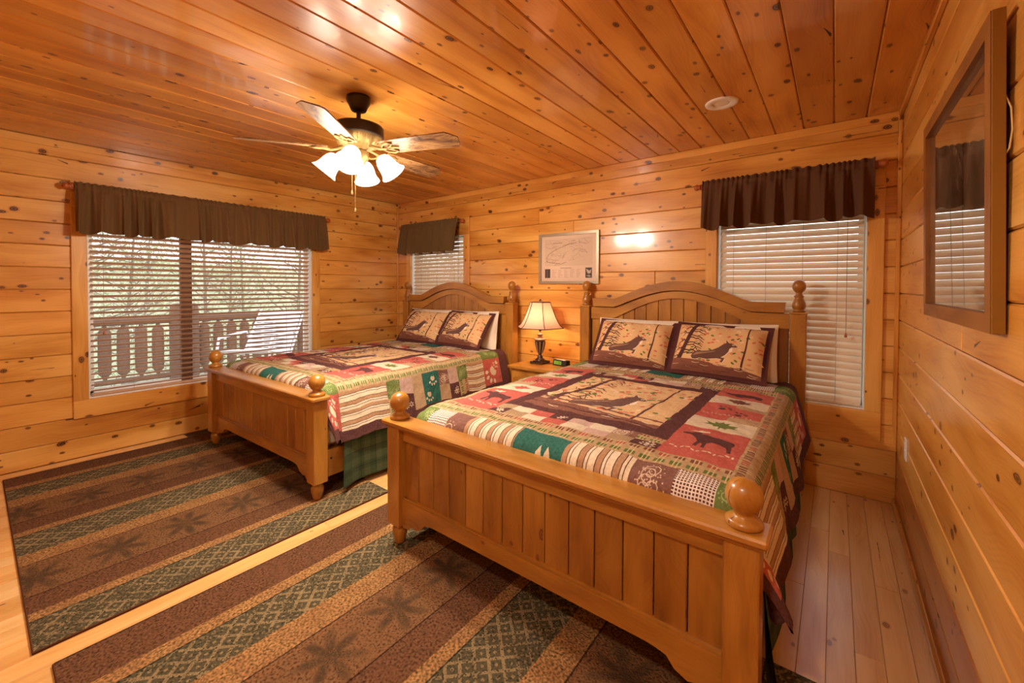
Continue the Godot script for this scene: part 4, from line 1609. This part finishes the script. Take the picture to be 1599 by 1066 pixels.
# ------------------------------------------------------------------ ceiling fan
func build_fan() -> void:
	var o := thing("ceiling_fan", "dark bronze ceiling fan with five wooden blades and four lit glass shades", "ceiling fan", Vector3(-2.197, HC, -1.389))
	var st := begin()
	lathe(st, [Vector2(.001, 0), Vector2(.066, 0), Vector2(.068, -.012), Vector2(.064, -.03), Vector2(.05, -.058), Vector2(.042, -.078), Vector2(.022, -.086), Vector2(.001, -.086)], 32)
	obj("canopy", st, M.bronze, o)
	st = begin()
	lathe(st, [Vector2(.0125, -.08), Vector2(.0125, -.125), Vector2(.02, -.13), Vector2(.022, -.15), Vector2(.014, -.155), Vector2(.014, -.165)], 20)
	obj("downrod", st, M.bronze, o)
	st = begin()
	lathe(st, [Vector2(.001, -.148), Vector2(.05, -.15), Vector2(.105, -.158), Vector2(.135, -.17), Vector2(.14, -.18), Vector2(.14, -.225), Vector2(.137, -.232), Vector2(.13, -.236)], 40)
	obj("motor_housing", st, M.bronze, o)
	st = begin()
	lathe(st, [Vector2(.131, -.236), Vector2(.12, -.262), Vector2(.098, -.282), Vector2(.07, -.292), Vector2(.045, -.296), Vector2(.045, -.31), Vector2(.056, -.314), Vector2(.056, -.352), Vector2(.042, -.366), Vector2(.03, -.39), Vector2(.014, -.405), Vector2(.001, -.41)], 36)
	obj("switch_housing", st, M.brass, o)
	st = begin()
	for k in 30:
		var a := TAU * k / 30
		tube(st, [Vector3(cos(a) * .128, -.243, sin(a) * .128), Vector3(cos(a) * .116, -.268, sin(a) * .116), Vector3(cos(a) * .085, -.290, sin(a) * .085)], [.0035, .0035, .002], 5)
	var flutes := obj("flutes", st, M.brass, o)
	# blades
	var poly := PackedVector2Array([Vector2(.165, -.055), Vector2(.20, -.062), Vector2(.575, -.071), Vector2(.582, -.069), Vector2(.632, -.022), Vector2(.634, -.012), Vector2(.618, .058), Vector2(.604, .069), Vector2(.58, .071), Vector2(.20, .062), Vector2(.165, .055)])
	for k in 5:
		var a := deg_to_rad(-20.0 + 72.0 * k)
		var spin := Basis(Vector3.UP, -a)
		var B := spin * Basis(Vector3.RIGHT, deg_to_rad(-13.0)) * Basis(Vector3.RIGHT, -PI / 2)
		st = begin()
		prism(st, poly, -.003, .003, 0, roff(), Transform3D(B, Vector3(0, -.302, 0)))
		var bl := obj("blade", st, M.blade, o)
		st = begin()
		var Bi := spin
		tube(st, [Bi * Vector3(.075, -.288, 0), Bi * Vector3(.11, -.30, .012), Bi * Vector3(.15, -.312, .008), Bi * Vector3(.19, -.312, 0)], [.008, .009, .009, .006], 8)
		for sg: float in [-1.0, 1.0]:
			var Q := func(p: Vector3) -> Vector3: return spin * Basis(Vector3.RIGHT, deg_to_rad(-13.0)) * p + Vector3(0, -.308, 0)
			tube(st, [Q.call(Vector3(.155, 0, 0)), Q.call(Vector3(.18, -.002, .034 * sg)), Q.call(Vector3(.215, -.002, .05 * sg)), Q.call(Vector3(.245, -.002, .036 * sg)), Q.call(Vector3(.225, -.002, .02 * sg)), Q.call(Vector3(.20, -.002, .012 * sg)), Q.call(Vector3(.265, -.002, 0))], [.006, .006, .006, .005, .0045, .005, .004], 6)
		obj("blade_iron", st, M.brass, bl)
	# light kit
	var prof := [Vector2(.020, 0), Vector2(.034, -.008), Vector2(.047, -.03), Vector2(.053, -.055), Vector2(.056, -.08), Vector2(.063, -.103), Vector2(.076, -.122), Vector2(.073, -.121), Vector2(.060, -.101), Vector2(.053, -.08), Vector2(.050, -.055), Vector2(.044, -.031), Vector2(.031, -.011), Vector2(.018, -.003)]
	for k in 4:
		var a := deg_to_rad(47.0 + 90.0 * k)
		var d := Vector3(cos(a), 0, sin(a))
		st = begin()
		tube(st, [d * .04 + Vector3(0, -.335, 0), d * .07 + Vector3(0, -.352, 0), d * .10 + Vector3(0, -.347, 0), d * .118 + Vector3(0, -.332, 0), d * .128 + Vector3(0, -.345, 0)], [.007, .006, .006, .007, .012], 8)
		var arm := obj("arm", st, M.brass, o)
		st = begin()
		var axis := (Vector3.UP * .78 - d * .62).normalized()
		var B := Basis(Quaternion(Vector3.UP, axis))
		var at := d * .122 + Vector3(0, -.338, 0)
		lathe(st, prof, 28, Transform3D(B, at))
		obj("glass_shade", st, M.shade_glass, arm)
		st = begin()
		lathe(st, [Vector2(.001, -.02), Vector2(.012, -.025), Vector2(.026, -.05), Vector2(.028, -.065), Vector2(.02, -.084), Vector2(.001, -.09)], 16, Transform3D(B, at))
		obj("bulb", st, M.bulb, arm)
		omni(arm, at - axis * .10, Color(1, .94, .86), FAN_LIGHT * .3, .05)
		spot(arm, at - axis * .135, -axis, Color(1, .94, .86), FAN_LIGHT, .06)
	for e: Array in [[Vector3(.012, 0, .03), -.415, -.655], [Vector3(-.005, 0, .04), -.40, -.555]]:
		st = begin()
		var p: Vector3 = e[0]
		tube(st, [p + Vector3(0, -.36, 0), p + Vector3(0, e[2], 0)], [.0016, .0016], 6)
		var ch := obj("pull_chain", st, M.brass, o)
		st = begin()
		lathe(st, [Vector2(.001, .012), Vector2(.004, .01), Vector2(.006, -.006), Vector2(.004, -.014), Vector2(.001, -.016)], 10, Transform3D(Basis(), p + Vector3(0, e[2], 0)))
		obj("fob", st, M.brass, ch)

# ------------------------------------------------------------------ nightstand, lamp, clock
func build_bedside() -> void:
	var o := thing("nightstand", "honey pine nightstand with a drawer between the two beds", "nightstand", Vector3(-2.13, 0, -3.24))
	var st := begin()
	span(st, Vector3(-.22, .06, -.21), Vector3(.22, .605, .20), .004, 1, roff())
	obj("body", st, M.bed[0], o)
	st = begin()
	span(st, Vector3(-.245, .606, -.235), Vector3(.245, .632, .235), .006, 0, roff())
	obj("top", st, M.bed[0], o)
	for k in 2:
		st = begin()
		var y0 := .09 + k * .235
		var arc := PackedVector2Array([Vector2(-.19, y0), Vector2(.19, y0)])
		for e in 9:
			var t := 1.0 - e / 4.0
			arc.append(Vector2(t * .19, y0 + .20 + .025 * (1.0 - t * t)))
		prism(st, arc, .201, .214, 0, roff())
		var dr := obj("drawer", st, M.bed[1], o)
		st = begin()
		lathe(st, [Vector2(.008, 0), Vector2(.008, .012), Vector2(.017, .02), Vector2(.014, .03), Vector2(.001, .032)], 16, Transform3D(Basis(Vector3.RIGHT, PI / 2), Vector3(0, y0 + .10, .214)))
		obj("knob", st, M.bed[2], dr)
	for sx: float in [-1.0, 1.0]:
		for sz: float in [-1.0, 1.0]:
			st = begin()
			lathe(st, [Vector2(.001, 0), Vector2(.02, 0), Vector2(.03, .03), Vector2(.03, .05), Vector2(.022, .06), Vector2(.001, .061)], 16, Transform3D(Basis(), Vector3(sx * .185, 0, sz * .17)))
			obj("foot", st, M.bed[1], o)
	# table lamp
	var l := thing("table_lamp", "lit table lamp with a pink beige bell shade on the nightstand", "lamp", Vector3(-2.19, .633, -3.275))
	st = begin()
	span(st, Vector3(-.062, 0, -.062), Vector3(.062, .014, .062), .003)
	for sx: float in [-1.0, 1.0]:
		for sz: float in [-1.0, 1.0]: span(st, Vector3(sx * .07, 0, sz * .07), Vector3(sx * .044, .02, sz * .044), .004)
	span(st, Vector3(-.05, .014, -.05), Vector3(.05, .026, .05), .004)
	obj("base", st, M.resin, l)
	st = begin()
	lathe(st, [Vector2(.044, .026), Vector2(.044, .036), Vector2(.030, .045), Vector2(.024, .055), Vector2(.026, .066), Vector2(.017, .072), Vector2(.015, .085), Vector2(.021, .098), Vector2(.034, .14), Vector2(.043, .18), Vector2(.047, .205), Vector2(.046, .215)], 28)
	obj("urn", st, M.resin, l)
	st = begin()
	for k in 8:
		var a := TAU * k / 8 + .2
		var pts := []
		for e: Array in [[.022, .096], [.0345, .135], [.0435, .175], [.047, .205]]: pts.append(Vector3(cos(a) * e[0], e[1], sin(a) * e[0]))
		tube(st, pts, [.003, .005, .006, .005], 6)
	obj("reed", st, M.resin_light, l)
	st = begin()
	lathe(st, [Vector2(.046, .215), Vector2(.056, .219), Vector2(.058, .226), Vector2(.05, .232), Vector2(.03, .236), Vector2(.020, .244), Vector2(.018, .256), Vector2(.026, .262), Vector2(.028, .27), Vector2(.022, .278), Vector2(.012, .284), Vector2(.011, .30)], 28)
	obj("collar", st, M.resin_light, l)
	st = begin()
	tube(st, [Vector3(0, .30, 0), Vector3(0, .345, 0)], [.012, .012], 10)
	obj("socket", st, M.bronze, l)
	st = begin()
	lathe(st, [Vector2(.001, .345), Vector2(.013, .35), Vector2(.02, .375), Vector2(.03, .41), Vector2(.028, .43), Vector2(.014, .446), Vector2(.001, .449)], 18)
	obj("bulb", st, M.bulb, l)
	omni(l, Vector3(0, .41, 0), Color(1, .86, .70), LAMP_LIGHT, .03)
	# six-panelled bell shade
	var sp := []
	for k in 13:
		var t := k / 12.0
		sp.append(Vector2(lerpf(.226, .098, pow(t, .62)), lerpf(.335, .572, t)))
	var P := []
	var U := []
	var nseg := 48
	for k in 13:
		var q: Vector2 = sp[12 - k]
		var pr := PackedVector3Array()
		var ur := PackedVector2Array()
		for i in nseg + 1:
			var a := -TAU * i / nseg
			var fl := fposmod(a + .25, TAU / 6) - TAU / 12
			var rr := q.x * lerpf(1.0, cos(TAU / 12) / cos(fl), .8)
			pr.append(Vector3(cos(a) * rr, q.y, sin(a) * rr))
			ur.append(Vector2(a, q.y))
		P.append(pr)
		U.append(ur)
	st = begin()
	cloth(st, P, U, .0)
	var shd := obj("lamp_shade", st, M.lampshade, l)
	for k in 6:
		var a := TAU * k / 6 - .25
		var pts := []
		var rd := []
		for q: Vector2 in sp:
			pts.append(Vector3(cos(a) * (q.x * 1.0 + .001), q.y, sin(a) * (q.x * 1.0 + .001)))
			rd.append(.0032)
		st = begin()
		tube(st, pts, rd, 6)
		obj("rib", st, M.ribbon, shd)
	for e: Array in [[.226, .335], [.098, .572]]:
		var pts := []
		var rd := []
		for k in 7:
			for j in 4:
				if k == 6 and j > 0: break
				var a := TAU * (k + j / 4.0) / 6 - .25
				var fl := fposmod(a + .25, TAU / 6) - TAU / 12
				var rr: float = e[0] * lerpf(1.0, cos(TAU / 12) / cos(fl), .8)
				pts.append(Vector3(cos(a) * rr, e[1], sin(a) * rr))
				rd.append(.0038)
		st = begin()
		tube(st, pts, rd, 6)
		obj("trim_band", st, M.ribbon, shd)
	st = begin()
	tube(st, [Vector3(-.098, .568, 0), Vector3(.098, .568, 0)], [.0018, .0018], 6)
	tube(st, [Vector3(0, .33, .0), Vector3(.04, .4, 0), Vector3(.045, .47, 0), Vector3(.0, .568, 0)], [.0018, .0018, .0018, .0018], 6)
	obj("harp", st, M.brass, l)
	st = begin()
	lathe(st, [Vector2(.004, .568), Vector2(.005, .575), Vector2(.011, .583), Vector2(.011, .592), Vector2(.004, .6), Vector2(.001, .602)], 14)
	obj("finial", st, M.ribbon, l)
	# alarm clock
	var c := thing("alarm_clock", "small black digital alarm clock with a green display on the nightstand", "clock", Vector3(-1.965, .633, -3.285), -.12)
	st = begin()
	prism(st, PackedVector2Array([Vector2(-.035, 0), Vector2(.03, 0), Vector2(.022, .052), Vector2(-.03, .05)]), -.074, .074, 2, Vector2.ZERO, Transform3D(Basis(Vector3(0, 0, 1), Vector3(0, 1, 0), Vector3(-1, 0, 0)), Vector3.ZERO))
	obj("case", st, M.black, c)
	st = begin()
	prism(st, PackedVector2Array([Vector2(-.062, .012), Vector2(.02, .012), Vector2(.02, .043), Vector2(-.062, .043)]), .0, .002, 0, Vector2.ZERO, Transform3D(Basis(Vector3.RIGHT, -.15), Vector3(0, .0, .0285)))
	obj("display", st, M.lcd, c)
	st = begin()
	var seg := {"1": "bc", "2": "abged", "0": "abcdef", "4": "fgbc", "8": "abcdefg"}
	var px := -.052
	for ch: String in ["1", "2", "0", "8"]: # seven-segment bars, too small to read at this distance
		for s: String in seg[ch]:
			var rr: Rect2 = {"a": Rect2(0, .0205, .010, .0025), "g": Rect2(0, .0105, .010, .0025), "d": Rect2(0, 0, .010, .0025), "f": Rect2(0, .0115, .0025, .0115), "b": Rect2(.0085, .0115, .0025, .0115), "e": Rect2(0, 0, .0025, .0115), "c": Rect2(.0085, 0, .0025, .0115)}[s]
			prism(st, PackedVector2Array([Vector2(px + rr.position.x, .016 + rr.position.y), Vector2(px + rr.end.x, .016 + rr.position.y), Vector2(px + rr.end.x, .016 + rr.end.y), Vector2(px + rr.position.x, .016 + rr.end.y)]), .002, .0026, 0, Vector2.ZERO, Transform3D(Basis(Vector3.RIGHT, -.15), Vector3(0, .0, .0285)))
		px += .0165 if ch != "2" else .02
	obj("digits", st, M.black, c)
	st = begin()
	span(st, Vector3(-.06, .0505, -.02), Vector3(.06, .056, .012), .002)
	obj("snooze_bar", st, M.silver, c)
	# its lead, and the lamp's, running to the wall
	st = begin()
	tube(st, [Vector3(-2.12, .637, -3.27), Vector3(-2.09, .637, -3.30), Vector3(-2.06, .637, -3.36), Vector3(-2.05, .637, -3.47), Vector3(-2.05, .55, -3.50)], [.003, .003, .003, .003, .003], 6)
	var cd := obj("power_cord", st, M.black)
	tag(cd, "thin dark lamp cord running over the back of the nightstand", "cord")

# ------------------------------------------------------------------ pictures on the walls and small fittings
func frame_parts(o: Node3D, w: float, h: float, face: float, depth: float, m: Material) -> void:
	# mitred bars in the local x,y plane, front at z = depth
	for k in 4:
		var st := begin()
		var L := w if k % 2 == 0 else h
		var H2 := h if k % 2 == 0 else w
		var poly := PackedVector2Array([Vector2(-L / 2, -H2 / 2), Vector2(L / 2, -H2 / 2), Vector2(L / 2 - face, -H2 / 2 + face), Vector2(-L / 2 + face, -H2 / 2 + face)])
		prism(st, poly, 0, depth, 0, roff(), Transform3D(Basis(Vector3.BACK, k * PI / 2), Vector3.ZERO))
		obj("frame_bar", st, m, o)

func build_fittings() -> void:
	# framed park map
	var o := thing("framed_map", "framed printed map with two small photographs above the table lamp", "picture", Vector3(-2.033, 1.625, ZB + .002))
	frame_parts(o, .655, .492, .026, .022, M.silver)
	var st := begin()
	var w := .30
	var h := .219
	for e: Array in [[Vector3(-w, -h, .008), Vector2(0, 1)], [Vector3(-w, h, .008), Vector2(0, 0)], [Vector3(w, h, .008), Vector2(1, 0)], [Vector3(-w, -h, .008), Vector2(0, 1)], [Vector3(w, h, .008), Vector2(1, 0)], [Vector3(w, -h, .008), Vector2(1, 1)]]:
		st.set_normal(Vector3.BACK)
		st.set_uv(e[1])
		st.add_vertex(e[0])
	obj("print", st, M.map, o)
	st = begin()
	span(st, Vector3(-.31, -.23, 0), Vector3(.31, .23, .007), .001)
	obj("backing", st, M.paper, o)
	# framed tree print on the right wall, hung by a wire, leaning out at the top
	var lean := .016
	o = thing("framed_picture", "glazed tree print in a rough wooden frame on the right wall", "picture")
	var bz := Vector3(-cos(lean), -sin(lean), 0)
	var by := Vector3(-sin(lean), cos(lean), 0)
	o.transform = Transform3D(Basis(Vector3(0, 0, 1), by, bz).orthonormalized(), Vector3(XR - .010, 1.619, -1.925))
	var pw := .93
	var ph := .752
	frame_parts(o, pw, ph, .046, .024, M.barn)
	for sg: float in [-1.0, 1.0]:
		st = begin()
		span(st, Vector3(sg * pw / 2, -ph / 2, -.0005), Vector3(sg * (pw / 2 + .004), ph / 2, .022), .001, 1)
		obj("side_facing", st, M.fibre, o)
	st = begin()
	w = pw / 2 - .044
	h = ph / 2 - .044
	for e: Array in [[Vector3(-w, -h, .010), Vector2(1, 1)], [Vector3(-w, h, .010), Vector2(1, 0)], [Vector3(w, h, .010), Vector2(0, 0)], [Vector3(-w, -h, .010), Vector2(1, 1)], [Vector3(w, h, .010), Vector2(0, 0)], [Vector3(w, -h, .010), Vector2(0, 1)]]:
		st.set_normal(Vector3.BACK)
		st.set_uv(e[1])
		st.add_vertex(e[0])
	obj("glazed_print", st, M.print, o)
	st = begin()
	span(st, Vector3(-w, -h, .001), Vector3(w, h, .008), .001)
	obj("backing", st, M.fibre, o)
	st = begin()
	tube(st, [Vector3(pw / 2 - .01, .18, -.001), Vector3(pw / 2 + .012, .14, -.006), Vector3(pw / 2 + .016, .09, -.007), Vector3(pw / 2 + .008, .05, -.004), Vector3(pw / 2 - .01, .04, -.001)], [.0016, .0016, .0016, .0016, .0016], 6)
	obj("hanging_wire", st, M.wire, o)
	downlight(Vector3(-.548, HC, -2.735), "round white recessed light in the ceiling over the near bed", 0.0)
	downlight(Vector3(-.45, HC, .3), "round white recessed light in the ceiling near the picture wall, lit", DOWN_LIGHT)
	# outlet on the right wall
	o = thing("outlet", "white power outlet plate low on the right wall near the corner", "outlet", Vector3(XR, .482, -3.07), -PI / 2)
	st = begin()
	span(st, Vector3(-.036, -.058, 0), Vector3(.036, .058, .006), .003)
	obj("cover_plate", st, M.white, o)
	for sg: float in [-1.0, 1.0]:
		st = begin()
		span(st, Vector3(-.017, sg * .02 - .014, .006), Vector3(.017, sg * .02 + .014, .008), .002)
		obj("socket", st, M.white, o)
	# floor register by the left wall
	o = thing("floor_vent", "brown slotted floor register by the left wall beside the far bed", "vent", Vector3(-4.575, 0, -1.32))
	st = begin()
	span(st, Vector3(-.055, .0, -.15), Vector3(.055, .002, .15), .001)
	obj("plate", st, M.black, o)
	st = begin()
	span(st, Vector3(-.06, 0, -.155), Vector3(-.045, .005, .155), .001)
	span(st, Vector3(.045, 0, -.155), Vector3(.06, .005, .155), .001)
	obj("rim", st, M.vent, o)
	for k in 19:
		st = begin()
		span(st, Vector3(-.045, .002, -.15 + k * .0163), Vector3(.045, .005, -.143 + k * .0163), .0008)
		obj("louvre", st, M.vent, o)

func downlight(at: Vector3, label: String, energy: float) -> void:
	var o := thing("ceiling_downlight", label, "downlight", at)
	var st := begin()
	lathe(st, [Vector2(.045, .0), Vector2(.048, -.006), Vector2(.075, -.009), Vector2(.088, -.006), Vector2(.09, .0)], 36)
	obj("trim_ring", st, M.white, o)
	st = begin()
	lathe(st, [Vector2(.001, -.004), Vector2(.03, -.0045), Vector2(.046, -.002)], 30)
	obj("lens", st, M.bulb if energy > 0.0 else M.sheet, o)
	if energy > 0.0: spot(o, Vector3(0, -.012, 0), Vector3.DOWN, Color(1, .94, .86), energy, .09)

# ------------------------------------------------------------------ outdoors, seen through the wide window
func build_outdoors() -> void:
	var dk := thing("deck_floor", "weathered plank deck outside the wide window", "deck", Vector3.ZERO, 0.0, "", "structure")
	var x := -7.95
	while x < XL - .16:
		var st := begin()
		span(st, Vector3(x, -.09, -6.0), Vector3(x + .135, -.05, 2.5), .004, 2)
		obj("plank", st, M.deck, dk)
		x += .142
	# log railing
	var r := thing("deck_railing", "log railing with round balusters along the deck", "railing", Vector3(-7.75, 0, 0))
	for e: Array in [[.80, .90, .05], [.0, .07, .04]]:
		var st := begin()
		span(st, Vector3(-e[2], e[0], -5.9), Vector3(e[2], e[1], 2.4), .02, 2)
		obj("rail", st, M.log, r)
	for z: float in [-1.97, -4.35, .55]:
		var st := begin()
		lathe(st, [Vector2(.001, 1.085), Vector2(.13, 1.08), Vector2(.17, 1.05), Vector2(.18, .9), Vector2(.18, -.05)], 14, Transform3D(Basis(), Vector3(0, 0, z)))
		obj("post", st, M.log, r)
	var zb := -.998
	for k in 24:
		var z := .4 - .187 * k
		if absf(z + 1.97) < .16 or absf(z + 4.35) < .16: continue
		var st := begin()
		lathe(st, [Vector2(.02, .07), Vector2(.03, .11), Vector2(.066, .15), Vector2(.07, .45), Vector2(.066, .72), Vector2(.03, .77), Vector2(.02, .80)], 10, Transform3D(Basis(), Vector3(0, 0, z)))
		obj("baluster", st, M.log, r)
	# patio lounge chair facing along the deck
	var c := thing("patio_chair", "white slatted patio chair standing on the deck outside the wide window", "chair", Vector3(-6.3, -.05, -2.45), .75)
	for k in 9: # seat slats
		var st := begin()
		var t := k / 8.0
		span(st, Vector3(-.30, .56 - .13 * t, .42 - .62 * t - .03), Vector3(.30, .575 - .13 * t, .42 - .62 * t + .03), .004)
		obj("seat_slat", st, M.mesh_white, c)
	for k in 10: # back slats lean away
		var st := begin()
		var t := k / 9.0
		cbox(st, Vector3(0, .48 + .5 * t, -.24 - .42 * t), Vector3(.60, .05, .014), .004)
		obj("back_slat", st, M.mesh_white, c)
	for sg: float in [-1.0, 1.0]:
		var st := begin()
		tube(st, [Vector3(sg * .32, .0, .40), Vector3(sg * .32, .58, .42), Vector3(sg * .33, .72, .36), Vector3(sg * .33, .74, -.30), Vector3(sg * .32, .62, -.36)], [.017, .017, .017, .017, .017], 8)
		obj("arm", st, M.mesh_white, c)
		st = begin()
		tube(st, [Vector3(sg * .32, .42, -.2), Vector3(sg * .32, 1.02, -.70)], [.016, .016], 8)
		obj("back_frame", st, M.mesh_white, c)
		st = begin()
		tube(st, [Vector3(sg * .32, .56, .42), Vector3(sg * .32, .42, -.2), Vector3(sg * .32, .0, -.42)], [.016, .016, .016], 8)
		obj("leg", st, M.mesh_white, c)
	# wooded slope below and beyond the deck
	var P := []
	var U := []
	var nz := FastNoiseLite.new()
	nz.seed = 17
	nz.frequency = .12
	for j in 31:
		var pr := PackedVector3Array()
		var ur := PackedVector2Array()
		for i in 31:
			var gx := lerpf(-46.0, -5.2, i / 30.0)
			var gz := lerpf(-34.0, 20.0, j / 30.0)
			var y := -3.2 + clampf((-gx - 16.0) * .22, 0, 9) + .8 * nz.get_noise_2d(gx, gz)
			pr.append(Vector3(gx, y, gz))
			ur.append(Vector2(gx, gz))
		P.append(pr)
		U.append(ur)
	var st := begin()
	cloth(st, P, U, 0.0)
	var g := obj("hillside", st, M.ground)
	tag(g, "grassy wooded slope falling away beyond the deck", "ground", "", "structure")
	var r2 := RandomNumberGenerator.new()
	r2.seed = 99
	var words := ["pale green", "grey green", "light olive", "silvery green"]
	for k in 20:
		var row := k % 3
		var gx := -11.0 - row * 5.5 - r2.randf() * 2.0
		var f := (k / 3 + .2 * row + .5) / 7.0
		var gz: float = lerpf(1.5, -13.0, f) * (-gx / 12.5)
		tree(Vector3(gx, -3.2 + maxf(0, (-gx - 16.0) * .22), gz), r2.randf_range(6.0, 8.0), r2, k)

func tree(at: Vector3, h: float, r: RandomNumberGenerator, k: int) -> void:
	var o := thing("tree", "thin leafy tree on the slope beyond the deck railing", "tree", at, 0.0, "trees beyond the deck railing")
	var st := begin()
	var tips := []
	var top := Vector3(r.randf_range(-.4, .4), h * .9, r.randf_range(-.4, .4))
	tube(st, [Vector3(0, -.4, 0), top * .35 + Vector3(.1, 0, .05), top * .7, top], [.07, .055, .035, .012], 6)
	for b in 34:
		var t := r.randf_range(.18, .95)
		var a := r.randf() * TAU
		var L := (1.0 - t * .65) * h * .30
		var p := top * t
		var d := Vector3(cos(a), r.randf_range(.15, .8), sin(a)).normalized()
		var q := p + d * L * .55
		var e := q + (d + Vector3(r.randf_range(-.5, .5), .3, r.randf_range(-.5, .5))).normalized() * L * .5
		tube(st, [p, q, e], [.018, .011, .005], 4)
		for s in 6:
			var f := p.lerp(e, r.randf_range(.4, 1.0))
			var w := f + Vector3(r.randf_range(-1, 1), r.randf_range(-.2, 1), r.randf_range(-1, 1)).normalized() * .7
			tube(st, [f, w], [.006, .003], 3)
			tips.append(w)
		tips.append(e)
	obj("trunk", st, M.bark, o)
	st = begin()
	for tip: Vector3 in tips:
		for n in 8:
			var c := tip + Vector3(r.randfn(0, .28), r.randfn(0, .24), r.randfn(0, .28))
			var B := Basis.from_euler(Vector3(r.randf() * TAU, r.randf() * TAU, r.randf() * TAU))
			var s := r.randf_range(.025, .06)
			var v := [c + B * Vector3(-s, 0, 0), c + B * Vector3(0, s * .5, 0), c + B * Vector3(s, 0, 0), c + B * Vector3(0, -s * .5, 0)]
			var nn := B * Vector3(0, 0, 1)
			for i: int in [0, 1, 2, 0, 2, 3]:
				st.set_normal(nn)
				st.add_vertex(v[i])
	var lf := obj("foliage", st, M.leaf[k % 4], o)
	lf.set_meta("kind", "stuff")

func _ready() -> void:
	rng.seed = 20
	set_view()
	make_materials()
	build_room()
	build_windows()
	build_beds()
	build_rugs()
	build_fan()
	build_bedside()
	build_fittings()
	build_outdoors()
